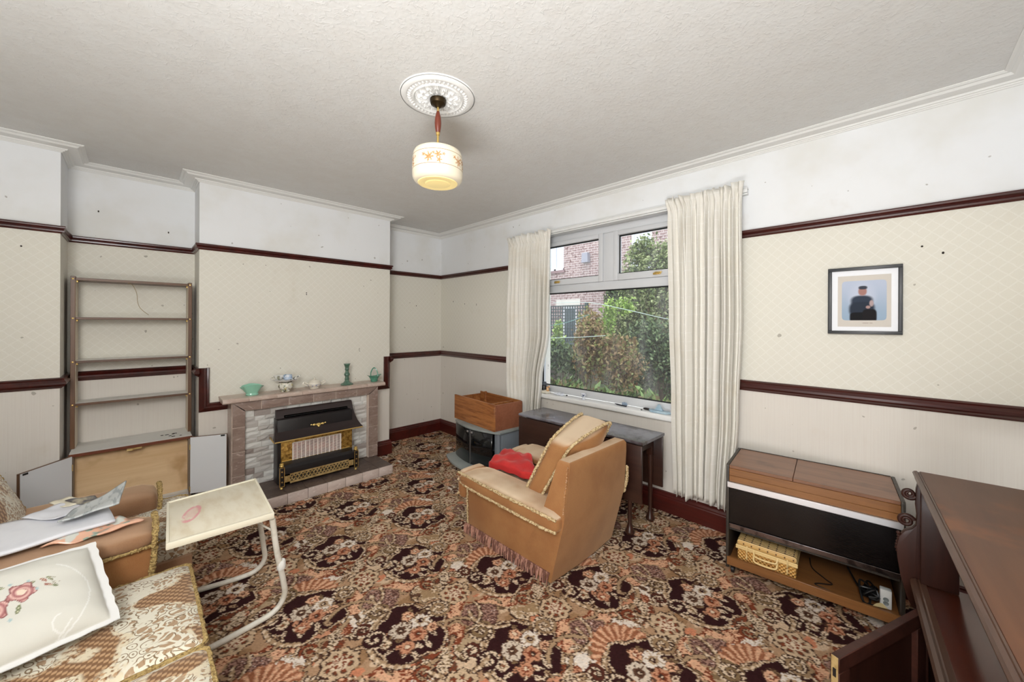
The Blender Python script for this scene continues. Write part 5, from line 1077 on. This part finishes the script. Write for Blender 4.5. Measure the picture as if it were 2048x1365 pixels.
cb('slab', .029, SD, -SL, .004, .394, .4205, m_mred, .001)
cb('end_support', .014, .110, -.030, -.012, .421, .806, m_mdk)
cb('end_support', .030, .105, -SL + .012, -SL + .030, .421, .806, m_mdk)
cb('carcass_end', .014, SD - .004, -.020, .0, .03, .392, m_mdk); cb('carcass_end', .014, SD - .004, -SL, -SL + .02, .03, .392, m_mdk); cb('carcass_back', SD - .012, SD - .004, -SL + .02, -.02, .03, .392, m_mdk); cb('carcass_floor', .014, SD - .012, -SL + .02, -.02, .045, .060, m_mdk)
cb('front_stile', .006, .022, -.150, -.0, .03, .392, m_mdk); cb('front_stile', .006, .022, -.72, -.66, .03, .392, m_mdk); cb('plinth', .0, .02, -SL, 0, .0, .045, m_mdk)
pd = cb('door', .004, .022, -1.40, -.725, .050, .388, m_mdk); cb('front_stile', .006, .022, -SL, -1.405, .03, .392, m_mdk)
# door standing ajar
hd = Matrix.Translation((.004, -.150, 0)); a = math.atan2(-1.29 + .83, 3.998 - 4.192) - SB; md = hd @ Matrix.Rotation(a, 4, 'Z'); DL = .505
def dpart(name, x0, x1, y0, y1, z0, z1, m, par, bev=.002): mb = MB(); mb.box(x0, x1, y0, y1, z0, z1, bev, 1); mb.bm.transform(md); return mb.build(name, m, par, local=True)
dr = dpart('door', .0, DL, -.012, -.004, .06, .372, m_mdk, sb)
for n_, b in (('rail', (.0, DL, .340, .386)), ('rail', (.0, DL, .045, .095)), ('stile', (.0, .055, .095, .340)), ('stile', (DL - .055, DL, .095, .340))): dpart(n_, b[0], b[1], -.012, .012, b[2], b[3], m_mdky, dr)
dpart('lock_plate', DL - .0005, DL + .001, -.009, .009, .285, .386, m_oldbrass, dr, 0); dpart('lock_bolt', DL + .0008, DL + .003, -.004, .004, .325, .350, m_black, dr, 0)
# carved scroll bracket at the far end
def brk():
    out = [(.022, .300), (-.004, .298), (-.018, .335), (-.034, .40), (-.044, .47), (-.047, .52), (-.040, .562), (-.024, .590), (-.004, .604), (.006, .62), (.008, .66), (.004, .70), (.006, .76), (.014, .806), (.03, .806), (.03, .300)]
    mb = MB(); mb.prism(out, .010, .034, 'Y', .002); return mb
brk_o = brk().build('carved_bracket', m_mdk, sb, local=True, ang=30)
for cx, cz, R, sg in ((-.020, .628, .022, 1), (-.012, .735, .019, -1)):
    mb = MB(); P = []
    for k in range(40):
        t = k / 39; aa = sg * (PI * .1 + t * 3.4 * PI); r = R * (1 - .72 * t); P.append((cx + r * math.cos(aa), .022, cz + r * math.sin(aa)))
    mb.tube(P, [.0085 * (1 - .45 * k / 39) for k in range(40)], 10); mb.build('scroll', m_mdk, brk_o, local=True)
mb = MB()
for k in range(7): mb.sphere((-.042 - .003 * math.sin(k), .022, .50 + .012 * k), .007, 8)
mb.build('carving', m_mdk, brk_o, local=True)

# ---------------------------------------------------------------- framed picture
FX0, FX1, FZ0, FZ1 = 3.868, 4.164, 1.343, 1.708
pf = thing('picture_frame', 'black framed print of a blurred person in dark clothes on the wall', 'picture', (4.016, 0, 1.343))
m_frame = mat('black_frame', (48, 50, 54), .4); w = .017; mb = MB()
for b in ((FX0, FX1, FZ1 - w, FZ1), (FX0, FX1, FZ0, FZ0 + w), (FX0, FX0 + w, FZ0 + w, FZ1 - w), (FX1 - w, FX1, FZ0 + w, FZ1 - w)): mb.box(b[0], b[1], -.022, -.001, b[2], b[3], .002)
mb.build('frame', m_frame, pf)
mb = MB(); mb.box(FX0 + w, FX1 - w, -.010, -.002, FZ0 + w, FZ1 - w); mb.build('mount', mat('white_mount', (233, 235, 240), .5), pf)
q = NT('blurred_print'); x, y, z = q.xyz(q.co()); px = q.math('DIVIDE', x, .148); pz = q.math('DIVIDE', z, .365)   # px -1..1, pz 0..1
def soft(cx, cz, rx, rz, e=.25, p=2.):
    d = q.math('ADD', q.math('POWER', q.math('ABSOLUTE', q.math('DIVIDE', q.math('SUBTRACT', px, cx), rx)), p), q.math('POWER', q.math('ABSOLUTE', q.math('DIVIDE', q.math('SUBTRACT', pz, cz), rz)), p)); return q.rng(d, 1 + e, 1 - e)
c = q.mix(q.rng(pz, .2, .8), srgb((150, 172, 194)), srgb((182, 192, 212)))
c = q.mix(soft(-.04, .56, .34, .20, .9), c, srgb((190, 198, 216)))
c = q.mix(soft(-.05, .49, .30, .085, .5, 2.6), c, srgb((48, 58, 74))); c = q.mix(soft(-.05, .37, .35, .11, .45, 3.), c, srgb((42, 50, 64))); c = q.mix(soft(-.10, .25, .28, .075, .4, 4.), c, srgb((16, 16, 20))); c = q.mix(soft(.16, .27, .19, .10, .45, 4.), c, srgb((22, 18, 22)))
c = q.mix(soft(-.03, .635, .115, .062, .5, 2.3), c, srgb((164, 122, 114))); c = q.mix(soft(-.02, .690, .12, .026, .6, 2.6), c, srgb((62, 66, 78))); c = q.mix(soft(.12, .40, .06, .022, .6), c, srgb((170, 140, 136))); c = q.mix(soft(.21, .455, .055, .045, .7), c, srgb((176, 156, 156)))
bord = q.math('MAXIMUM', soft(0, .50, .60, .295, .03, 14.), 0.); c = q.mix(bord, srgb((206, 200, 192)), c)
cap = q.math('MULTIPLY', soft(.10, .165, .16, .006, .4, 4.), q.rng(q.noise(q.mp((140, 1, 40)), 1., 1), .45, .55)); c = q.mix(q.math('MULTIPLY', cap, .6), c, srgb((150, 130, 120)))
q.col(c); q.set(Roughness=.6, Specular_IOR_Level=.15)
mb = MB(); mb.box(FX0 + .042, FX1 - .042, -.0112, -.0101, FZ0 + .040, FZ1 - .046); mb.build('print', q.m, pf, label='blurred portrait print')

# ---------------------------------------------------------------- bits on the window sill
SZ = .7195
t = thing('jar', 'small black jar at the left end of the window sill', 'jar', (1.735, .02, SZ))
mb = MB(); mb.lathe([(.0, 0), (.026, 0), (.028, .004), (.028, .066), (.022, .074)], (1.735, .02, SZ), 24); mb.build('jar_body', mat('black_plastic', (26, 28, 32), .3), t); mb = MB(); mb.lathe([(.024, .074), (.024, .098), (.020, .102), (0, .102)], (1.735, .02, SZ), 24); mb.build('lid', mat('dark_grey_lid', (70, 76, 84), .3), t)
mb = MB(); rr = random.Random(3)
for k in range(7): mb.sphere((1.80 + rr.uniform(-.012, .016), .0 + rr.uniform(-.01, .01), SZ + .028 + k * .007), .017 - .0016 * k, 8, (1, .8, .9))
tag(mb.build('shell', mat('ginger_shell', (206, 150, 92), .6, c2=(228, 196, 156), scale=60), ang=60), 'ginger dried shell next to the black jar on the sill', 'shell')
mb = MB(); mb.cushion((.11, .06, .022), 8, .009, .004, lambda p: p + Vector((1.76, -.005, SZ + .0125 + .003 * math.sin(p.x * 90))), jit=.0012); tag(mb.build('folded_cloth', mat('cream_cloth', (222, 216, 200), .8)), 'folded cream cloth under the shell at left end of sill', 'cloth')
def crumple(name, label, cat, c, size, m, seed):
    r = random.Random(seed); mb = MB(); q = bmesh.ops.create_icosphere(mb.bm, subdivisions=3, radius=1.)
    for v in q['verts']:
        k = 1 + .32 * math.sin(v.co.x * 7 + seed) * math.cos(v.co.y * 6 + seed * 2) + r.uniform(-.12, .12); v.co = Vector((c[0] + v.co.x * size[0] * k, c[1] + v.co.y * size[1] * k, c[2] + max(-1, v.co.z * k) * size[2] + size[2]))
    z0 = min(v.co.z for v in q['verts']); bmesh.ops.translate(mb.bm, vec=(0, 0, c[2] - z0), verts=q['verts']); return tag(mb.build(name, m, ang=25), label, cat)
crumple('tissue', 'white crumpled tissue second from the left on the sill', 'tissue', (1.93, .005, SZ), (.055, .026, .011), mat('tissue_white', (226, 230, 238), .7), 4)
mb = MB(); mb.cushion((.016, .012, .010), 3, .004, .001, lambda p: p + Vector((2.01, .02, SZ + .006))); tag(mb.build('bottle_cap', m_black), 'tiny black bottle cap between tissue and egg cup on the sill', 'cap')
mb = MB(); mb.lathe([(0, 0), (.016, 0), (.010, .010), (.012, .020), (.024, .034), (.028, .050), (.026, .050), (.02, .034), (0, .026)], (2.20, .010, SZ), 28); tag(mb.build('egg_cup', printed('blue_white_china', (226, 230, 238), ((72, 84, 120),), 60, .56, .6)), 'small blue and white china egg cup on the sill', 'egg cup')
mb = MB(); mb.tube([(2.50, .03, SZ + .007), (2.53, .015, SZ + .007), (2.62, -.002, SZ + .007)], [.003, .0065, .005], 8); tag(mb.build('pen', mat('dark_pen', (28, 32, 42), .3)), 'dark blue pen lying on the middle of the sill', 'pen')
crumple('plastic_scrap', 'small blue plastic scrap beside the pen on the sill', 'scrap', (2.585, .035, SZ), (.022, .014, .014), mat('blue_scrap', (140, 158, 178), .4), 7)
mb = MB(); mb.cushion((.052, .018, .014), 4, .006, .002, lambda p: p + Vector((2.775, .03, SZ + .008))); tag(mb.build('lighter', mat('dark_lighter', (38, 30, 30), .3)), 'small dark lighter lying flat on the right part of the sill', 'lighter')
mb = MB(); mb.box(2.745, 2.757, -.012, -.002, SZ, SZ + .006, .002); tag(mb.build('bead', m_black), 'single black bead in front of the lighter on the sill', 'bead')
t = thing('toy_boat', 'pale blue plastic toy boat at the right end of the sill', 'toy', (2.88, .012, SZ))
m_pblue = mat('pale_blue_plastic', (150, 176, 192), .4, c2=(176, 198, 210), scale=20)
mb = MB(); mb.prism([(-.085, .0), (-.06, -.030), (.06, -.034), (.088, .0), (.06, .030), (-.06, .026)], 0, .016, 'Z', .004); mb.bm.transform(Matrix.Translation((2.885, .012, SZ))); mb.build('hull', m_pblue, t); mb = MB(); mb.prism([(-.03, .016), (.035, .016), (.008, .062), (-.006, .060)], -.010, .010, 'Y', .003); mb.bm.transform(Matrix.Translation((2.88, .012, SZ))); mb.build('sail', m_pblue, t)

# ---------------------------------------------------------------- the garden and the house beyond
def leafmat(name, cols, rough=.55, trans=.25):
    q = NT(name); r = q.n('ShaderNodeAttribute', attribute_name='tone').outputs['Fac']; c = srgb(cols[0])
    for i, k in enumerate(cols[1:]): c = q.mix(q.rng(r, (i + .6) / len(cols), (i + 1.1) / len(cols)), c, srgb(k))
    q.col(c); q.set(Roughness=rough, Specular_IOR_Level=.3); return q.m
def leaves(name, m, parent, blobs, count, size, seed, long=1.0, droop=0., label=None, kind='stuff', up=0.):
    """blobs: (cx,cy,cz,rx,ry,rz,weight)"""
    r = np.random.RandomState(seed); W = np.array([b[6] for b in blobs], float); W /= W.sum(); idx = r.choice(len(blobs), count, p=W); B = np.array([b[:6] for b in blobs])[idx]
    d = r.normal(size=(count, 3)); d /= np.linalg.norm(d, axis=1)[:, None]; rad = r.rand(count) ** .42
    lump = 1 + .22 * np.sin(d[:, 0] * 7 + seed) * np.cos(d[:, 2] * 6) + .14 * np.sin(d[:, 1] * 13)
    P = B[:, :3] + d * B[:, 3:6] * (rad * lump)[:, None]
    a = r.normal(size=(count, 3)); a[:, 2] -= droop; a[:, 2] = np.where(up > 0, np.abs(a[:, 2]) + up, a[:, 2]); a /= np.linalg.norm(a, axis=1)[:, None]
    b = np.cross(a, r.normal(size=(count, 3))); b /= np.linalg.norm(b, axis=1)[:, None]
    s = size * r.uniform(.6, 1.4, count)[:, None]; L = a * s * long; Wd = b * s * .42
    n3 = np.cross(a, b) * s * .12
    V = np.stack([P - L * .5, P + Wd + n3, P + L * .5, P - Wd + n3], 1).reshape(-1, 3); F = np.arange(count * 4).reshape(-1, 4)
    F = np.concatenate([F[:, [0, 1, 2]], F[:, [0, 2, 3]]])
    if parent is not None: V = V - np.array(WM[parent.name].translation)
    me = bpy.data.meshes.new(name); me.vertices.add(len(V)); me.vertices.foreach_set('co', V.ravel()); me.loops.add(F.size); me.loops.foreach_set('vertex_index', F.ravel().astype(np.int32)); me.polygons.add(len(F)); me.polygons.foreach_set('loop_start', np.arange(0, F.size, 3, dtype=np.int32)); me.update(calc_edges=True)
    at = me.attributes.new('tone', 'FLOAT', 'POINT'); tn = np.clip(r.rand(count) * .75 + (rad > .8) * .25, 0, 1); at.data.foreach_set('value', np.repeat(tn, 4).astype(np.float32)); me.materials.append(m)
    o = newo(name, me, parent)
    if kind: o['kind'] = kind
    if label: o['label'] = label
    return o
GZ = .02
q = NT('garden_soil'); q.col(q.mix(q.rng(q.noise(q.co(), 3., 5), .4, .7), srgb((70, 64, 52)), srgb((62, 84, 40)))); q.set(Roughness=.95); q.bump(q.noise(q.co(), 20, 4), .6, .03)
mb = MB(); mb.box(-14, 9, .29, 16, -.3, GZ); g = mb.build('ground', q.m); tag(g, kind='structure')
m_stem = mat('grey_brown_stems', (98, 82, 66), .8)
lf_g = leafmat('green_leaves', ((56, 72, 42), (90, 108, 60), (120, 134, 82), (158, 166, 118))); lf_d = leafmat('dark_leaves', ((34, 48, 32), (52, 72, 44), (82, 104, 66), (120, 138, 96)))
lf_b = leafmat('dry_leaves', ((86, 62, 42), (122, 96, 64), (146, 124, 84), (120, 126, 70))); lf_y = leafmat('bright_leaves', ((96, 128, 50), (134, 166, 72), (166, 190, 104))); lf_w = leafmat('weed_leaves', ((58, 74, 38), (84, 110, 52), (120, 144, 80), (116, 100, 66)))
def stems(par, c, n, h, spread, seed, r=.010, z0=GZ):
    rr = random.Random(seed); mb = MB()
    for _ in range(n):
        a = rr.uniform(0, 6.28); e = rr.uniform(.3, 1.) * spread; x, y = c[0] + rr.uniform(-.12, .12), c[1] + rr.uniform(-.1, .1)
        mb.tube(bez([(x, y, z0), (x + e * .25 * math.cos(a), y + e * .25 * math.sin(a), z0 + h * .45), (x + e * math.cos(a), y + e * .6 * math.sin(a), z0 + h * rr.uniform(.8, 1.05))], 4), [r * (1 - .8 * k / 8) for k in range(9)], 5)
    return mb.build('stems', m_stem, par)
def shrub(name, label, cat, c, blobs, m, count, size, seed, n=9, h=1.6, sp=.5, long=1., group=None, **k):
    t = thing(name, label, cat, (c[0], c[1], GZ), 0, group); stems(t, c, n, h, sp, seed); leaves('foliage', m, t, blobs, count, size, seed, long, **k); return t
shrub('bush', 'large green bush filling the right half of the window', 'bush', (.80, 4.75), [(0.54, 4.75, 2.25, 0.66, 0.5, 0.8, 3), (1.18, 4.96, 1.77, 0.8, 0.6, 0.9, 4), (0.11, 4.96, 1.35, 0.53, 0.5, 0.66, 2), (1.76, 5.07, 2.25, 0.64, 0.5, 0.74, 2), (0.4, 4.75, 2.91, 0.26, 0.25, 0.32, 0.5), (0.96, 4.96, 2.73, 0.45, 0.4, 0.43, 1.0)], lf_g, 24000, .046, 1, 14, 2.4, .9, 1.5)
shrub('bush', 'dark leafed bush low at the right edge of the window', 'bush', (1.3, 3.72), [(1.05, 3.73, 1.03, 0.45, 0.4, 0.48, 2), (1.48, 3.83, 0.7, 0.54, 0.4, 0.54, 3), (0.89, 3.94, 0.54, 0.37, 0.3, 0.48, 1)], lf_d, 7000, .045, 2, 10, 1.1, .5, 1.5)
shrub('shrub', 'brown withered shrub in the middle of the garden', 'bush', (.25, 2.75), [(0.46, 2.78, 0.97, 0.32, 0.3, 0.52, 2), (0.94, 2.87, 0.74, 0.4, 0.35, 0.47, 3), (0.32, 2.96, 1.26, 0.24, 0.25, 0.38, 1)], lf_b, 6500, .042, 3, 16, 1.3, .55, 1.7, droop=.6)
shrub('vine', 'yellow green climber hanging beside the red brick wall', 'climber', (.35, 3.75), [(0.36, 3.52, 1.5, 0.16, 0.16, 0.41, 2), (0.68, 3.57, 1.71, 0.21, 0.16, 0.19, 1), (0.19, 3.57, 1.13, 0.17, 0.16, 0.29, 1)], lf_y, 800, .045, 4, 6, 1.6, .35, 1.3)
shrub('sapling', 'small lime green sapling in front of the trellis', 'sapling', (-1.32, 4.13), [(-1.32, 4.13, 1.24, 0.11, 0.1, 0.21, 2), (-1.34, 4.13, 0.93, 0.2, 0.14, 0.21, 2), (-1.26, 4.13, 0.64, 0.29, 0.2, 0.15, 1)], lf_y, 900, .055, 5, 4, 1.2, .12, 1.7)
shrub('climber', 'dark evergreen climber growing up the brick house wall', 'climber', (-1.75, 6.9), [(-1.75, 6.9, 2.75, .20, .12, .42, 2), (-1.5, 6.9, 2.1, .34, .12, .42, 2), (-1.2, 6.85, 2.3, .3, .12, .4, 1)], lf_d, 1900, .075, 6, 6, 2.6, .3, 1.3)
shrub('bush', 'mid green bush behind the brown shrub against the fence', 'bush', (-.7, 5.9), [(-0.88, 5.9, 1.06, 0.51, 0.35, 0.68, 2), (-0.31, 6.01, 0.84, 0.56, 0.4, 0.79, 2)], lf_w, 3600, .06, 7, 9, 1.5, .5, 1.5)
shrub('bush', 'low dark bush left of the brown shrub under the trellis', 'bush', (-.5, 3.3), [(-0.7, 3.3, 0.7, 0.38, 0.3, 0.36, 2), (-0.25, 3.39, 0.64, 0.36, 0.3, 0.36, 2), (-1.28, 3.39, 0.68, 0.36, 0.3, 0.36, 1)], lf_d, 2600, .055, 8, 9, .8, .5, 1.5)
t = leaves('weeds', lf_w, None, [(x, 2.0 + .5 * math.sin(x * 5) * .5, .20, .30, .34, .24, 1) for x in (-.3, .05, .4, .8, 1.2, 1.6, 2.0)] + [(x, 1.2, .10, .3, .3, .2, .6) for x in (.4, .9, 1.4, 1.9, 2.3)], 9000, .075, 9, 1.9, up=.5)
tag(t, 'tall green weeds and grass below the window', 'weeds', kind='stuff')
# low sleeper wall
mb = MB()
for i in range(2): mb.box(-3.2, 2.6, 4.9, 5.02, GZ + .18 * i, GZ + .18 * i + .172, .01)
wl_ = MB(); wl_.box(-3.6, -1.5, 4.2, 4.32, GZ, .30, .012); wl_.box(-3.6, -1.54, 4.21, 4.33, .305, .48, .012); tag(wl_.build('sleeper_wall', wood('weathered_sleepers', (74, 66, 60), (54, 48, 44), 'X', 6, .9)), 'low dark wall of weathered sleepers at the left of the garden', 'wall')
# house
def brick():
    q = NT('mauve_brickwork'); v = q.n('ShaderNodeCombineXYZ'); x, y, z = q.xyz(q.co()); q.put(v.inputs[0], q.math('ADD', x, y)); q.put(v.inputs[1], z)
    b = q.n('ShaderNodeTexBrick'); q.put(b.inputs['Vector'], v.outputs[0]); b.inputs['Scale'].default_value = 1.; b.inputs['Brick Width'].default_value = .215; b.inputs['Row Height'].default_value = .072; b.inputs['Mortar Size'].default_value = .007; b.inputs['Bias'].default_value = 0.
    b.inputs['Color1'].default_value = (*srgb((160, 136, 132)), 1); b.inputs['Color2'].default_value = (*srgb((138, 112, 109)), 1); b.inputs['Mortar'].default_value = (*srgb((206, 196, 192)), 1)
    c = q.mix(q.rng(q.noise(v.outputs[0], 14, 2), .56, .66), b.outputs[0], srgb((186, 168, 160))); c = q.mix(q.rng(q.noise(v.outputs[0], 9, 2), .58, .68), c, srgb((112, 84, 82))); q.col(c); q.set(Roughness=.9); q.bump(b.outputs['Fac'], -.4, .01); return q.m
m_brick = brick(); HY = 7.2
hs_ = thing('house', 'mauve brick house with white windows beyond the garden', 'house', (-3, HY, GZ))
holes = [(-4.6, -3.53, 3.14, 4.35), (-1.15, -.52, 2.75, 4.05), (-3.62, -3.02, .0, 1.93)]
mb = MB(); xs = sorted({-9., 3.5} | {h[0] for h in holes} | {h[1] for h in holes}); zs = sorted({GZ, 5.6} | {max(GZ, h[2]) for h in holes} | {h[3] for h in holes})
for a, b in zip(xs, xs[1:]):
    for c_, d in zip(zs, zs[1:]):
        if not any(h[0] <= a and b <= h[1] and h[2] <= c_ + .03 and d <= h[3] for h in holes): mb.box(a, b, HY, HY + .25, c_, d)
mb.build('brick_wall', m_brick, hs_, smooth=False)
m_hw = mat('white_house_frame', (236, 236, 240), .5); q = NT('sky_reflection_pane'); x, y, z = q.xyz(q.co()); q.col(q.mix(q.math('MULTIPLY', q.rng(q.math('SINE', q.math('MULTIPLY', x, 60.)), -.5, 1.), .5), srgb((214, 218, 230)), srgb((186, 192, 206)))); q.set(Roughness=.08, Specular_IOR_Level=.9); m_skypane = q.m  # white sky's reflection painted into the pane colour as pale stripes
for i, (x0, x1, z0, z1) in enumerate(holes[:2]):
    mb = MB(); f = .07
    for b in ((x0, x1, z0, z0 + f), (x0, x1, z1 - f, z1), (x0, x0 + f, z0, z1), (x1 - f, x1, z0, z1)) + (((x0 + .62, x0 + .70, z0, z1),) if i == 0 else ()): mb.box(b[0], b[1], HY + .05, HY + .13, b[2], b[3])
    wn = mb.build('window', m_hw, hs_); mb = MB(); mb.box(x0 + .02, x1 - .02, HY + .09, HY + .10, z0 + .02, z1 - .02); mb.build('pane', m_skypane, wn)
    mb = MB(); mb.box(x0 - .06, x1 + .06, HY - .06, HY + .1, z0 - .09, z0); mb.build('window_sill', mat('stone_sill', (142, 116, 116), .8), wn)
mb = MB(); mb.box(-3.82, -2.86, HY - .02, HY + .1, 1.93, 2.16); mb.build('lintel', mat('pale_stone', (206, 200, 190), .8), hs_, label='pale stone lintel')
mb = MB()
for b in ((-3.62, -3.54, GZ, 1.93), (-3.10, -3.02, GZ, 1.93), (-3.54, -3.10, 1.86, 1.93)): mb.box(b[0], b[1], HY + .06, HY + .14, b[2], b[3])
wn = mb.build('door_frame', m_hw, hs_); mb = MB(); mb.box(-3.54, -3.10, HY + .10, HY + .12, GZ, 1.86); mb.build('door_pane', mat('dark_blue_door', (66, 80, 88), .3), wn)
mb = MB(); mb.tube([(-1.62, HY - .06, GZ), (-1.62, HY - .06, 5.5)], .045, 10); mb.build('downpipe', m_hw, hs_, label='white downpipe')
mb = MB(); mb.prism([(-.12, .0), (.12, .0), (.10, .30), (-.10, .30)], -.14, 0, 'Y'); mb.bm.transform(Matrix.Translation((-2.62, HY, 3.28))); mb.build('flue_box', mat('grey_flue_box', (150, 150, 160), .6), hs_, label='grey box on the wall')
mb = MB(); mb.box(-9.3, 3.8, HY - .4, HY + 4, 5.6, 5.75); mb.build('roof', mat('slate_eaves', (120, 118, 120), .8), hs_)
# trellis
tl = thing('trellis', 'dark teal square trellis panel in front of the house', 'trellis', (-1.3, 4.45, GZ))
m_tr = mat('dark_teal_trellis', (60, 74, 76), .8); TX0, TX1, TZ0, TZ1 = -3.3, -.80, .95, 1.80
for i in range(36):
    x = TX0 + (TX1 - TX0) * i / 35; mb = MB(); mb.box(x - .012, x + .012, 4.44, 4.452, TZ0, TZ1); mb.build('slat', m_tr, tl)
for i in range(12):
    z = TZ0 + (TZ1 - TZ0) * i / 11; mb = MB(); mb.box(TX0, TX1, 4.453, 4.465, z - .012, z + .012); mb.build('slat', m_tr, tl)
for x in (TX0, -2.0, TX1):
    mb = MB(); mb.box(x - .035, x + .035, 4.466, 4.53, GZ, TZ1 + .06); mb.build('post', m_tr, tl)
# red brick stub wall and wires
mb = MB(); mb.box(-1.01, .16, 6.62, 6.8, GZ, 1.87); tag(mb.build('brick_stub', NT('x').m if False else mat('red_brick', (150, 82, 62), .9, c2=(112, 64, 52), scale=14, stretch=(1, 1, 3))), 'piece of red brick garden wall behind the climber', 'wall')
m_line = mat('pale_line', (190, 206, 198), .5); m_tline = mat('teal_line', (110, 160, 150), .5)
for lab, P, m in (('white washing line sagging across the bush', [(0.175, 2.101, 1.729), (0.876, 2.101, 1.705), (1.485, 2.101, 1.585), (2.034, 2.101, 1.459), (2.668, 2.101, 1.349)], m_line), ('lower white washing line in front of the sapling', [(-0.712, 2.118, 1.112), (-0.070, 2.118, 1.133), (0.640, 2.118, 1.171), (1.138, 2.118, 1.209)], m_line), ('teal washing line rising over the trellis', [(-.705, 2.15, 1.20), (-0.374, 2.186, 1.298), (0.302, 2.186, 1.389), (0.807, 2.186, 1.526)], m_tline)):
    mb = MB(); mb.tube(bez(P, 6), .0045, 6); tag(mb.build('washing_line', m), lab, 'washing line')
for i, (x, y, z, lab) in enumerate(((-.73, 2.15, 1.86, 'thin washing line post at the left of the garden'), (2.69, 2.1, 1.56, 'thin washing line post hidden right of the bush'))):
    mb = MB(); mb.tube([(x, y, GZ), (x, y, z)], .025, 8); tag(mb.build('line_post', m_stem), lab, 'post')
